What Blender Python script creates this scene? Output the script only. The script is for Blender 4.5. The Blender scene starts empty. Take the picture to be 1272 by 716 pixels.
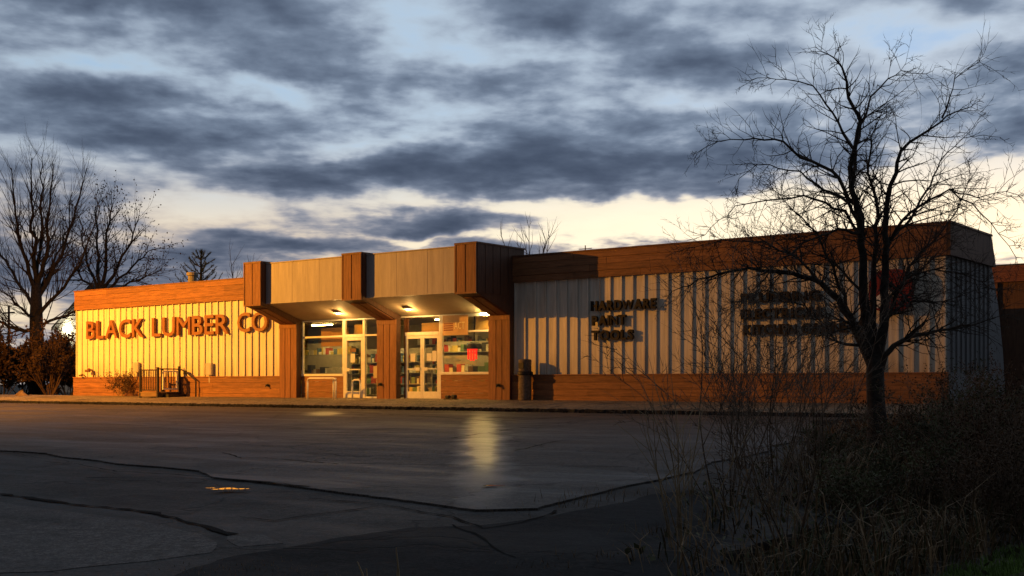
import bpy, bmesh, math, random
from mathutils import Vector, Matrix
from math import radians as R, sin, cos, pi

scene = bpy.context.scene
C = scene.collection
random.seed(7)

# ------------------------------------------------------------------ camera
FPX, CX, CY = 1500.0, 636.0, 477.0            # photograph: focal length and horizon, in its own pixels
CAM = Vector((0, -31.7, 0.52))
AX = Vector((-.604, .797, 0)).normalized()
RT = Vector((AX.y, -AX.x, 0))
cam_d = bpy.data.cameras.new('camera'); cam = bpy.data.objects.new('camera', cam_d); C.objects.link(cam)
cam.location = CAM
cam.rotation_euler = (R(90), 0, math.atan2(-AX.x, AX.y))
cam_d.sensor_width = 36; cam_d.lens = 36 * FPX / 1272
cam_d.shift_y = (CY - 358) / 1272
cam_d.clip_start = .1; cam_d.clip_end = 3000
scene.camera = cam

# ------------------------------------------------------------------ exposure
vs = scene.view_settings
vs.view_transform = 'Standard'; vs.look = 'None'; vs.gamma = 1; vs.exposure = 0; vs.use_curve_mapping = False

# ------------------------------------------------------------------ sky
SUN_AZ, SUN_EL = -16.0, 1.2                   # degrees from +y towards +x; the sun is just down behind the store
SKY_STRENGTH = .10
world = bpy.data.worlds.new('World'); scene.world = world; world.use_nodes = True
wt = world.node_tree; wn = wt.nodes; wl = wt.links; wn.clear()
def WN(t, **k):
    n = wn.new(t)
    for a, b in k.items(): setattr(n, a, b)
    return n
def wset(sock, v):
    if isinstance(v, bpy.types.NodeSocket): wl.new(v, sock)
    else: sock.default_value = v
def wm(op, a, b=None, c=None, clamp=False):
    n = WN('ShaderNodeMath', operation=op, use_clamp=clamp)
    wset(n.inputs[0], a)
    if b is not None: wset(n.inputs[1], b)
    if c is not None: wset(n.inputs[2], c)
    return n.outputs[0]
def wmix(f, a, b, blend='MIX'):
    n = WN('ShaderNodeMix', data_type='RGBA', blend_type=blend)
    wset(n.inputs[0], f); wset(n.inputs[6], a); wset(n.inputs[7], b)
    return n.outputs[2]
def wrange(v, a, b, c=0., d=1., smooth=True):
    n = WN('ShaderNodeMapRange', interpolation_type='SMOOTHSTEP' if smooth else 'LINEAR')
    wset(n.inputs[0], v); n.inputs[1].default_value = a; n.inputs[2].default_value = b
    n.inputs[3].default_value = c; n.inputs[4].default_value = d
    return n.outputs[0]
def build_sky():
    tc = WN('ShaderNodeTexCoord'); d = tc.outputs['Generated']
    sep = WN('ShaderNodeSeparateXYZ'); wl.new(d, sep.inputs[0]); x, y, z = sep.outputs
    az = wm('MULTIPLY', wm('ARCTAN2', x, y), 180 / pi); el = wm('MULTIPLY', wm('ARCSINE', z), 180 / pi)
    # the direction carried up to a flat cloud layer, so clouds flatten into bands towards the horizon
    zz = wm('ADD', wm('MAXIMUM', z, 0.), .10)
    u = wm('DIVIDE', wm('ADD', wm('MULTIPLY', x, .797), wm('MULTIPLY', y, .604)), zz)
    v = wm('DIVIDE', wm('ADD', wm('MULTIPLY', x, -.604), wm('MULTIPLY', y, .797)), zz)
    cs = WN('ShaderNodeCombineXYZ'); wl.new(wm('MULTIPLY', u, 1.15), cs.inputs[0]); wl.new(v, cs.inputs[1])
    def noise(scale, det, rough, dist, off=(0, 0, 0), src=None):
        m = WN('ShaderNodeMapping'); m.inputs['Location'].default_value = off; wl.new(src or cs.outputs[0], m.inputs[0])
        n = WN('ShaderNodeTexNoise'); n.inputs['Scale'].default_value = scale; n.inputs['Detail'].default_value = det
        n.inputs['Roughness'].default_value = rough; n.inputs['Distortion'].default_value = dist
        wl.new(m.outputs[0], n.inputs['Vector']); return n
    n1 = noise(1.5, 5, .52, .1, (3.1, 1.7, 0)).outputs['Fac']
    n2 = noise(3.4, 6, .52, .15, (8.3, 2.2, 0)).outputs['Fac']
    n3 = noise(13., 4, .5, 0., (1.3, 5.2, 0)).outputs['Fac']
    # where the individual cloud banks hang, in degrees of azimuth and elevation, edges frayed by noise
    ae = WN('ShaderNodeCombineXYZ'); wl.new(az, ae.inputs[0]); wl.new(el, ae.inputs[1])
    warp = noise(.36, 4, .5, 0., (0, 0, 0), ae.outputs[0])
    wv = WN('ShaderNodeVectorMath', operation='SUBTRACT'); wl.new(warp.outputs['Color'], wv.inputs[0]); wv.inputs[1].default_value = (.5, .5, .5)
    ws = WN('ShaderNodeVectorMath', operation='MULTIPLY'); wl.new(wv.outputs[0], ws.inputs[0]); ws.inputs[1].default_value = (4.5, 1.6, 0)
    wa = WN('ShaderNodeVectorMath', operation='ADD'); wl.new(ae.outputs[0], wa.inputs[0]); wl.new(ws.outputs[0], wa.inputs[1])
    def bank(lst):
        tot = None
        for (px, py, rx, ry, amp) in lst:
            a0 = -37.16 + math.degrees(math.atan((px - CX) / FPX)); e0 = math.degrees(math.atan((CY - py) / FPX))
            m = WN('ShaderNodeMapping', vector_type='TEXTURE'); m.inputs['Location'].default_value = (a0, e0, 0); m.inputs['Scale'].default_value = (rx * .0372, ry * .0375, 1)
            wl.new(wa.outputs[0], m.inputs[0]); g = WN('ShaderNodeTexGradient', gradient_type='QUADRATIC_SPHERE'); wl.new(m.outputs[0], g.inputs[0])
            t = wm('MULTIPLY', wm('SQRT', g.outputs['Fac']), amp); tot = t if tot is None else wm('ADD', tot, t)
        return tot
    dark = bank(DARK); bright = bank(BRIGHT)
    dens = wm('ADD', wm('MULTIPLY', wm('SUBTRACT', n1, .5), .95), wm('MULTIPLY', wm('SUBTRACT', n2, .5), 1.25))
    dens = wm('ADD', dens, wm('MULTIPLY', wm('SUBTRACT', n3, .5), .36))
    dens = wm('ADD', dens, wm('SUBTRACT', dark, bright))
    f = wrange(dens, -.55, .95, 0, 1, False)
    def ramp(stops):
        r = WN('ShaderNodeValToRGB'); r.color_ramp.interpolation = 'B_SPLINE'; e = r.color_ramp.elements
        while len(e) < len(stops): e.new(.5)
        for q, (p, c) in zip(e, stops): q.position = p; q.color = (c[0] / 16, c[1] / 16, c[2] / 16, 1)
        wl.new(f, r.inputs[0]); m = WN('ShaderNodeVectorMath', operation='SCALE'); m.inputs[3].default_value = 16.; wl.new(r.outputs[0], m.inputs[0]); return m.outputs[0]
    # open sky, thin lit cloud at the rims, grey body, dark belly
    high = ramp(((0, (4.0, 6.5, 9.8)), (.19, (6.4, 8.0, 9.6)), (.34, (3.7, 4.5, 5.7)), (.47, (1.8, 2.35, 3.3)), (.68, (.78, 1.06, 1.65)), (1, (.42, .6, 1.0))))
    lowc = ramp(((0, (12.5, 10.6, 7.6)), (.20, (10.2, 8.2, 6.1)), (.34, (5.0, 4.5, 4.4)), (.47, (1.9, 2.15, 2.85)), (.68, (.82, 1.06, 1.62)), (1, (.45, .62, 1.0))))
    sky = WN('ShaderNodeTexSky', sky_type='NISHITA'); sky.sun_disc = False
    sky.sun_elevation = R(SUN_EL); sky.sun_rotation = R(SUN_AZ); sky.altitude = 100; sky.air_density = 1.0; sky.dust_density = 1.6; sky.ozone_density = 1.4
    sd = Vector((sin(R(SUN_AZ)), cos(R(SUN_AZ)), 0))
    toward = wm('ADD', wm('MULTIPLY', x, sd.x), wm('MULTIPLY', y, sd.y))
    low = wrange(el, 5.5, 12, 1, 0)
    col = wmix(low, high, lowc)
    hot = wm('MULTIPLY', wm('MULTIPLY', wrange(toward, .82, .98), wrange(el, 5, 13, 1, 0)), wrange(f, .19, .40, 1, 0))
    col = wmix(hot, col, (14.5, 13.2, 9.8, 1))
    col = wmix(wm('MULTIPLY', wrange(f, .15, .47, .22, 0), 1.), col, sky.outputs[0])      # the clear air itself, where the cloud opens
    col = wmix(1., col, wrange(toward, -.6, 1, .24, 1.0), 'MULTIPLY')
    below = wrange(z, -.02, .0, 0, 1); col = wmix(below, (.5, .45, .42, 1), col)
    bg = WN('ShaderNodeBackground'); wl.new(col, bg.inputs[0]); bg.inputs[1].default_value = SKY_STRENGTH
    out = WN('ShaderNodeOutputWorld'); wl.new(bg.outputs[0], out.inputs[0])
# cloud banks and openings: centre and half size seen from the car park entrance (photo pixels), strength
DARK = [(690, 205, 330, 70, .50), (830, 215, 170, 44, .25), (110, 142, 240, 40, .50), (430, 224, 340, 30, .44), (560, 278, 150, 20, .62), (380, 304, 150, 18, .60), (640, 308, 100, 12, .3),
        (880, 76, 170, 32, .46), (680, 30, 170, 46, .44), (170, 22, 360, 46, .42), (370, 88, 230, 40, .42), (1235, 112, 120, 38, .42), (1240, 190, 130, 30, .45), (1000, 188, 150, 40, .42),
        (585, 105, 110, 46, .34), (60, 345, 300, 40, .45), (210, 325, 240, 18, .35), (150, 188, 260, 22, .28), (1190, 30, 110, 30, .25), (1060, 100, 80, 24, .28)]
BRIGHT = [(1230, 262, 210, 90, .85), (780, 272, 230, 34, .62), (255, 268, 120, 30, .62), (450, 180, 150, 20, .42), (1090, 70, 240, 60, .42), (330, 118, 120, 18, .40), (620, 62, 130, 24, .34),
          (1010, 272, 270, 40, .60), (540, 292, 110, 8, .5), (830, 126, 150, 18, .30), (40, 400, 90, 20, .6), (90, 105, 150, 18, .3), (110, 45, 140, 16, .3), (690, 255, 200, 14, .3), (470, 250, 160, 12, .25), (980, 130, 90, 18, .3)]
build_sky()

# the sun, almost gone and behind cloud at the back of the store
sun_d = bpy.data.lights.new('sun', 'SUN'); sun = bpy.data.objects.new('sun', sun_d); C.objects.link(sun)
sun_d.energy = .12; sun_d.angle = R(14); sun_d.color = (1, .78, .55)
sun.rotation_euler = Vector((-sin(R(SUN_AZ)) * cos(R(SUN_EL + 3)), -cos(R(SUN_AZ)) * cos(R(SUN_EL + 3)), -sin(R(SUN_EL + 3)))).to_track_quat('-Z', 'Y').to_euler()
sun.location = (-20, 60, 30)

# ------------------------------------------------------------------ pixel -> place helpers
def ray(px, py): return AX + RT * ((px - CX) / FPX) + Vector((0, 0, (CY - py) / FPX))
def onY(px, py, y): d = ray(px, py); return CAM + d * ((y - CAM.y) / d.y)
def onX(px, py, x): d = ray(px, py); return CAM + d * ((x - CAM.x) / d.x)
def atZ(px, py, Z): return CAM + ray(px, py) * Z          # Z metres in front of the camera
def lotz(y): return -.30 + .0285 * (y + 3.5)              # the car park falls away from the store
def lot(px, py):
    d = ray(px, py); t = (lotz(CAM.y) - CAM.z) / (d.z - .0285 * d.y); return CAM + d * t

# ------------------------------------------------------------------ materials
MATS = {}
def material(name, col, rough=.7, var=.12, scale=3., bump=.1, stretch=(1, 1, 1), col2=None, spec=.3, metal=0., fine=40., speck=0.):
    if name in MATS: return MATS[name]
    m = bpy.data.materials.new(name); m.use_nodes = True; t = m.node_tree; n = t.nodes; b = n['Principled BSDF']
    tc = n.new('ShaderNodeTexCoord'); gm = n.new('ShaderNodeNewGeometry')
    mp = n.new('ShaderNodeMapping'); mp.inputs['Scale'].default_value = stretch; t.links.new(gm.outputs['Position'], mp.inputs[0])
    ns = n.new('ShaderNodeTexNoise'); ns.inputs['Scale'].default_value = scale; ns.inputs['Detail'].default_value = 6; ns.inputs['Roughness'].default_value = .62
    t.links.new(mp.outputs[0], ns.inputs[0])
    nf = n.new('ShaderNodeTexNoise'); nf.inputs['Scale'].default_value = fine; nf.inputs['Detail'].default_value = 4
    t.links.new(mp.outputs[0], nf.inputs[0])
    ramp = n.new('ShaderNodeMapRange'); ramp.inputs[1].default_value = .32; ramp.inputs[2].default_value = .68
    t.links.new(ns.outputs['Fac'], ramp.inputs[0])
    c2 = col2 or tuple(c * (1 - 2.6 * var) for c in col)
    c1 = tuple(min(1, c * (1 + var)) for c in col)
    mx = n.new('ShaderNodeMix'); mx.data_type = 'RGBA'; mx.inputs[6].default_value = (*c1, 1); mx.inputs[7].default_value = (*c2, 1)
    t.links.new(ramp.outputs[0], mx.inputs[0])
    last = mx.outputs[2]
    if speck:
        rs = n.new('ShaderNodeMapRange'); rs.inputs[1].default_value = .35; rs.inputs[2].default_value = .65; rs.inputs[3].default_value = 1 - speck; rs.inputs[4].default_value = 1 + speck
        t.links.new(nf.outputs['Fac'], rs.inputs[0])
        mm = n.new('ShaderNodeMix'); mm.data_type = 'RGBA'; mm.blend_type = 'MULTIPLY'; mm.inputs[0].default_value = 1
        t.links.new(last, mm.inputs[6]); t.links.new(rs.outputs[0], mm.inputs[7]); last = mm.outputs[2]
    t.links.new(last, b.inputs['Base Color'])
    rr = n.new('ShaderNodeMapRange'); rr.inputs[3].default_value = max(.02, rough - .12); rr.inputs[4].default_value = min(1, rough + .1)
    t.links.new(ns.outputs['Fac'], rr.inputs[0]); t.links.new(rr.outputs[0], b.inputs['Roughness'])
    b.inputs['Specular IOR Level'].default_value = spec; b.inputs['Metallic'].default_value = metal
    if bump:
        bp = n.new('ShaderNodeBump'); bp.inputs['Strength'].default_value = bump; bp.inputs['Distance'].default_value = .02
        t.links.new(nf.outputs['Fac'], bp.inputs['Height']); t.links.new(bp.outputs[0], b.inputs['Normal'])
    MATS[name] = m
    return m
def emissive(name, col, strength):
    if name in MATS: return MATS[name]
    m = bpy.data.materials.new(name); m.use_nodes = True; b = m.node_tree.nodes['Principled BSDF']
    b.inputs['Base Color'].default_value = (*[min(1, c) for c in col], 1)
    b.inputs['Emission Color'].default_value = (*col, 1); b.inputs['Emission Strength'].default_value = strength
    MATS[name] = m; return m
def glass():
    if 'glass' in MATS: return MATS['glass']
    m = bpy.data.materials.new('window_glass'); m.use_nodes = True; t = m.node_tree; n = t.nodes; n.clear()
    o = n.new('ShaderNodeOutputMaterial'); mix = n.new('ShaderNodeMixShader'); tr = n.new('ShaderNodeBsdfTransparent'); gl = n.new('ShaderNodeBsdfGlossy')
    tr.inputs[0].default_value = (.95, .91, .78, 1); gl.inputs['Roughness'].default_value = .01
    fr = n.new('ShaderNodeLayerWeight'); fr.inputs[0].default_value = .5
    pw = n.new('ShaderNodeMath'); pw.operation = 'POWER'; pw.inputs[1].default_value = 5; t.links.new(fr.outputs['Facing'], pw.inputs[0])
    ad = n.new('ShaderNodeMath'); ad.operation = 'MULTIPLY_ADD'; ad.inputs[1].default_value = .95; ad.inputs[2].default_value = .045
    ns = n.new('ShaderNodeTexNoise'); ns.inputs['Scale'].default_value = .9
    bp = n.new('ShaderNodeBump'); bp.inputs['Strength'].default_value = .03; bp.inputs['Distance'].default_value = .05
    t.links.new(ns.outputs['Fac'], bp.inputs['Height']); t.links.new(bp.outputs[0], gl.inputs['Normal'])
    t.links.new(pw.outputs[0], ad.inputs[0]); t.links.new(ad.outputs[0], mix.inputs[0]); t.links.new(tr.outputs[0], mix.inputs[1]); t.links.new(gl.outputs[0], mix.inputs[2])
    t.links.new(mix.outputs[0], o.inputs[0]); MATS['glass'] = m; return m

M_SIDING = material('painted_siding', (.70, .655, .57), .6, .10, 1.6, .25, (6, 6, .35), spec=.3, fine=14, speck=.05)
M_ENDWALL = material('grey_end_siding', (.20, .20, .205), .65, .10, 1.6, .25, (6, 6, .35), spec=.2, fine=14, speck=.06)  # darker copy of the siding: the end wall's shade put into the colour
def grime(m):
    t = m.node_tree; n = t.nodes; b = n['Principled BSDF']; src = b.inputs['Base Color'].links[0].from_socket
    g = n.new('ShaderNodeNewGeometry'); sp = n.new('ShaderNodeSeparateXYZ'); t.links.new(g.outputs['Position'], sp.inputs[0])
    mp = n.new('ShaderNodeMapping'); mp.inputs['Scale'].default_value = (5, 5, .5); t.links.new(g.outputs['Position'], mp.inputs[0])
    ns = n.new('ShaderNodeTexNoise'); ns.inputs['Scale'].default_value = 1.; ns.inputs['Detail'].default_value = 6; t.links.new(mp.outputs[0], ns.inputs[0])
    def mr(v, a, b_, c, d):
        q = n.new('ShaderNodeMapRange'); q.inputs[1].default_value = a; q.inputs[2].default_value = b_; q.inputs[3].default_value = c; q.inputs[4].default_value = d; t.links.new(v, q.inputs[0]); return q.outputs[0]
    def op(o, a, b_):
        q = n.new('ShaderNodeMath'); q.operation = o; t.links.new(a, q.inputs[0]); t.links.new(b_, q.inputs[1]); return q.outputs[0]
    splash = op('MULTIPLY', mr(sp.outputs[2], .8, 1.7, 1, 0), mr(ns.outputs['Fac'], .35, .65, .1, 1)); runs = op('MULTIPLY', mr(sp.outputs[2], 2.2, 3.9, 0, 1), mr(ns.outputs['Fac'], .52, .72, 0, .8)); f = op('MAXIMUM', splash, runs)
    mx = n.new('ShaderNodeMix'); mx.data_type = 'RGBA'; mx.blend_type = 'MULTIPLY'; mx.inputs[7].default_value = (.66, .58, .48, 1); t.links.new(f, mx.inputs[0]); t.links.new(src, mx.inputs[6]); t.links.new(mx.outputs[2], b.inputs['Base Color'])
grime(M_SIDING)
def tint(m, amt):
    t = m.node_tree; n = t.nodes; b = n['Principled BSDF']; src = b.inputs['Base Color'].links[0].from_socket; oi = n.new('ShaderNodeObjectInfo')
    q = n.new('ShaderNodeMapRange'); q.inputs[3].default_value = 1 - amt; q.inputs[4].default_value = 1 + amt; t.links.new(oi.outputs['Random'], q.inputs[0])
    mx = n.new('ShaderNodeMix'); mx.data_type = 'RGBA'; mx.blend_type = 'MULTIPLY'; mx.inputs[0].default_value = 1; t.links.new(src, mx.inputs[6]); t.links.new(q.outputs[0], mx.inputs[7]); t.links.new(mx.outputs[2], b.inputs['Base Color'])
M_PANEL = material('canopy_panel', (.42, .39, .38), .6, .06, 2., .15, (5, 5, .4), fine=14, speck=.05)
M_FASCIA = material('stained_board', (.27, .118, .05), .62, .16, 3., .5, (.5, .5, 7), fine=18, speck=.16)
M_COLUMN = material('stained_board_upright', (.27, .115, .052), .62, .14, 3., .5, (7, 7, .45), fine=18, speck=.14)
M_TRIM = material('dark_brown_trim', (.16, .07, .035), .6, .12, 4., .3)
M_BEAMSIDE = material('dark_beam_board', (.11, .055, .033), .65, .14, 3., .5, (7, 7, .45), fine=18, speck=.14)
M_SOFFIT = material('soffit', (.46, .38, .29), .7, .06, 1.6, .15)
M_ROOF = material('roof_membrane', (.08, .08, .085), .85, .15, 2., .3)
M_ALU = material('aluminium_frame', (.74, .72, .66), .38, .05, 6., .05, spec=.5)
M_LETTER = material('brown_letter', (.26, .105, .035), .5, .06, 5., .05)
M_DLETTER = material('dark_letter', (.012, .009, .008), .7, .08, 5., .05)
M_STEEL = material('black_steel', (.028, .022, .02), .5, .15, 8., .1, spec=.4)
M_TIMBER = material('deck_timber', (.24, .15, .08), .7, .2, 3., .5, (.5, 4, 6), fine=24, speck=.15)
M_WHITE = material('white_paint', (.75, .73, .68), .45, .05, 6., .05)
M_CONC = material('concrete', (.27, .235, .19), .85, .18, 1.6, .5, fine=30, speck=.2)
M_BARK = material('bark', (.040, .031, .026), .9, .25, 9., .6, fine=45, speck=.2)
M_TWIG = material('twig', (.060, .042, .032), .85, .2, 5., 0)
M_TWIGR = material('reddish_twig', (.085, .045, .03), .85, .2, 5., 0)
M_THTWIG = material('thicket_twig', (.13, .085, .055), .85, .25, 4., 0)
M_DRY = material('dry_grass', (.20, .125, .065), .9, .3, 2.2, 0)
M_STEM = material('dry_stem', (.32, .22, .12), .85, .25, 3., 0)
M_LEAF = material('dull_leaf', (.085, .085, .035), .8, .3, 2., 0)
M_BROWNLEAF = material('brown_leaf', (.085, .045, .022), .85, .3, 2., 0)
M_GRASS = material('green_grass', (.13, .21, .035), .8, .25, 3., 0)
M_NEEDLE = material('needle', (.035, .05, .028), .8, .25, 3., 0)
M_SOIL = material('soil', (.045, .033, .023), .95, .3, 1.2, .8, fine=16, speck=.3)
M_BLACK = material('dark_plastic', (.02, .018, .017), .5, .1, 6., .05)
M_BIN = material('pebble_bin', (.15, .12, .09), .8, .2, 14., .6, fine=70, speck=.3)

tint(M_FASCIA, .16); tint(M_COLUMN, .12); tint(M_PANEL, .05)
def asphalt(name, col, lo, hi, crack=1., patch=.35, spec=.3, wet=()):
    m = bpy.data.materials.new(name); m.use_nodes = True; t = m.node_tree; n = t.nodes; L = t.links; b = n['Principled BSDF']
    g = n.new('ShaderNodeNewGeometry'); P = g.outputs['Position']
    def noise(s, d=6, r=.6, dist=0., sc=(1, 1, 1)):
        mp = n.new('ShaderNodeMapping'); mp.inputs['Scale'].default_value = sc; L.new(P, mp.inputs[0])
        q = n.new('ShaderNodeTexNoise'); q.inputs['Scale'].default_value = s; q.inputs['Detail'].default_value = d; q.inputs['Roughness'].default_value = r; q.inputs['Distortion'].default_value = dist
        L.new(mp.outputs[0], q.inputs[0]); return q.outputs['Fac']
    def mr(v, a, b_, c, d):
        q = n.new('ShaderNodeMapRange'); q.inputs[1].default_value = a; q.inputs[2].default_value = b_; q.inputs[3].default_value = c; q.inputs[4].default_value = d; L.new(v, q.inputs[0]); return q.outputs[0]
    def mul(a, b_):
        q = n.new('ShaderNodeMath'); q.operation = 'MULTIPLY'; L.new(a, q.inputs[0]); L.new(b_, q.inputs[1]); return q.outputs[0]
    big = noise(.32, 6, .6, .6, (1, .45, 1)); mid = noise(1.6, 6, .65, .3); grit = noise(60, 3, .7); streak = noise(.8, 5, .65, .4, (.28, 1.3, 1))
    v = n.new('ShaderNodeTexVoronoi'); v.feature = 'DISTANCE_TO_EDGE'; v.inputs['Scale'].default_value = .23
    wv = n.new('ShaderNodeTexNoise'); wv.inputs['Scale'].default_value = 1.3; wv.inputs['Detail'].default_value = 5; L.new(P, wv.inputs[0])
    vm = n.new('ShaderNodeVectorMath'); vm.operation = 'MULTIPLY_ADD'; vm.inputs[1].default_value = (1.6, 1.6, 0); L.new(wv.outputs['Color'], vm.inputs[0]); L.new(P, vm.inputs[2])
    L.new(vm.outputs[0], v.inputs['Vector'])
    wm_ = n.new('ShaderNodeVectorMath'); wm_.operation = 'MULTIPLY_ADD'; wm_.inputs[1].default_value = (.7, .7, 0); L.new(wv.outputs['Color'], wm_.inputs[0]); L.new(P, wm_.inputs[2])
    cr = mr(v.outputs['Distance'], .0, .012, 1 - .65 * crack, 1)
    f = mul(mul(mul(mr(big, .3, .7, 1 - patch, 1 + patch), mr(mid, .3, .7, .82, 1.18)), mul(mul(mr(grit, .3, .7, .4, 1.6), mr(noise(22, 3, .7), .3, .7, .5, 1.5)), mr(noise(7, 4, .7), .3, .7, .72, 1.28))), cr)
    f = mul(f, mr(streak, .3, .7, .72, 1.28))
    oil = noise(.9, 3, .5, .8); f = mul(f, mr(oil, .62, .74, 1., .55)); seam = noise(.12, 2, .5, 1.5, (1, 3, 1)); f = mul(f, mr(seam, .55, .60, 1., .80))
    mm = n.new('ShaderNodeMix'); mm.data_type = 'RGBA'; mm.blend_type = 'MULTIPLY'; mm.inputs[0].default_value = 1; mm.inputs[6].default_value = (*col, 1)
    L.new(f, mm.inputs[7]); L.new(mm.outputs[2], b.inputs['Base Color'])
    # damp: smoother where water has been lying
    rough = mr(streak, .36, .62, lo, hi); b.inputs['Specular IOR Level'].default_value = spec; tot = None
    for (c, rx, ry) in wet:                      # stains where run-off keeps the surface wet
        mp = n.new('ShaderNodeMapping'); mp.vector_type = 'TEXTURE'; mp.inputs['Location'].default_value = c; mp.inputs['Rotation'].default_value = (0, 0, math.atan2(c[1] - .35 - CAM.y, c[0] - .35 - CAM.x)); mp.inputs['Scale'].default_value = (rx, ry, 60)
        L.new(wm_.outputs[0], mp.inputs[0]); gs = n.new('ShaderNodeTexGradient'); gs.gradient_type = 'SPHERICAL'; L.new(mp.outputs[0], gs.inputs[0]); q = mr(gs.outputs['Fac'], .05, .6, 0, 1)
        if tot is None: tot = q
        else:
            ad = n.new('ShaderNodeMath'); ad.operation = 'MAXIMUM'; L.new(tot, ad.inputs[0]); L.new(q, ad.inputs[1]); tot = ad.outputs[0]
    if tot is not None:
        tot = mul(tot, mr(streak, .35, .6, .72, 1.)); mxr = n.new('ShaderNodeMix'); L.new(tot, mxr.inputs[0]); L.new(rough, mxr.inputs[2]); mxr.inputs[3].default_value = .31; rough = mxr.outputs[0]
        L.new(mr(tot, 0, 1, spec, .34), b.inputs['Specular IOR Level'])
    L.new(rough, b.inputs['Roughness'])
    bp = n.new('ShaderNodeBump'); bp.inputs['Strength'].default_value = .25; bp.inputs['Distance'].default_value = .006; L.new(grit, bp.inputs['Height'])
    b2 = n.new('ShaderNodeBump'); b2.inputs['Strength'].default_value = .6; b2.inputs['Distance'].default_value = .02; L.new(cr, b2.inputs['Height']); L.new(bp.outputs[0], b2.inputs['Normal'])
    b3 = n.new('ShaderNodeBump'); b3.inputs['Strength'].default_value = .35; b3.inputs['Distance'].default_value = .06; L.new(mid, b3.inputs['Height']); L.new(b2.outputs[0], b3.inputs['Normal'])
    L.new(b3.outputs[0], b.inputs['Normal'])
    return m
WET = lot(600, 543); WET2 = lot(402, 514)
M_LOT = asphalt('worn_asphalt', (.046, .037, .032), .55, .82, spec=.20, wet=(((WET.x + .35, WET.y + .35, 0), 15., .6), ((WET2.x + .35, WET2.y + .35, 0), 2.2, .8)))
M_DRIVE = asphalt('dark_asphalt', (.036, .030, .027), .65, .88, 1., .5, spec=.14)
M_NEARBLACK = asphalt('blackened_asphalt', (.0135, .0130, .0135), .75, .92, .8, .5, spec=.08)
M_SLAB = asphalt('pale_asphalt', (.080, .068, .062), .7, .9, .3, .2, spec=.10)
M_WALK = asphalt('walk_concrete', (.17, .135, .095), .75, .95, .6, .25, spec=.2)
M_TAR = material('crack_dirt', (.006, .0055, .005), .95, .2, 3., 0, spec=.05)

# ------------------------------------------------------------------ mesh helpers
def mesh(name, v, f, mat, smooth=False):
    me = bpy.data.meshes.new(name); me.from_pydata([tuple(p) for p in v], [], f); me.materials.append(mat)
    bm = bmesh.new(); bm.from_mesh(me); bmesh.ops.recalc_face_normals(bm, faces=bm.faces); bm.to_mesh(me); bm.free()
    if smooth:
        for p in me.polygons: p.use_smooth = True
    me.update(); return me
def add(name, me, parent=None, loc=(0, 0, 0), kind=None, label=None, cat=None, group=None):
    o = bpy.data.objects.new(name, me); C.objects.link(o); loc = Vector(loc)
    if parent is not None:
        o.parent = parent; p = parent; w = Vector((0, 0, 0))
        while p is not None: w += p.location; p = p.parent
        loc = loc - w
    o.location = loc
    if kind: o['kind'] = kind
    if label: o['label'] = label
    if cat: o['category'] = cat
    if group: o['group'] = group
    return o
def thing(name, label, cat, loc, group=None): return add(name, None, None, loc, None, label, cat, group)
BOX = {}
def box(name, lo, hi, mat, parent=None, bevel=0., **k):
    lo = Vector(lo); hi = Vector(hi); s = hi - lo; key = (round(s.x, 4), round(s.y, 4), round(s.z, 4), mat.name, bevel)
    if key not in BOX:
        bm = bmesh.new(); bmesh.ops.create_cube(bm, size=1)
        for v in bm.verts: v.co = Vector((v.co.x * s.x, v.co.y * s.y, (v.co.z + .5) * s.z))
        if bevel: bmesh.ops.bevel(bm, geom=bm.edges[:], offset=bevel, segments=1, affect='EDGES')
        me = bpy.data.meshes.new(name); bm.to_mesh(me); bm.free(); me.materials.append(mat); BOX[key] = me
    return add(name, BOX[key], parent, ((lo.x + hi.x) / 2, (lo.y + hi.y) / 2, lo.z), **k)
def prism(name, pts, axis, a, b, mat, parent=None, **k):
    """polygon pts in the other two axes, extruded along axis from a to b"""
    def P(u, v, w): return (w, u, v) if axis == 0 else (u, w, v) if axis == 1 else (u, v, w)
    n = len(pts); o = Vector(P(*pts[0], a))
    v = [Vector(P(*p, a)) - o for p in pts] + [Vector(P(*p, b)) - o for p in pts]
    f = [tuple(range(n)), tuple(range(n, 2 * n))] + [(i, (i + 1) % n, n + (i + 1) % n, n + i) for i in range(n)]
    return add(name, mesh(name, v, f, mat), parent, o, **k)
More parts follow.
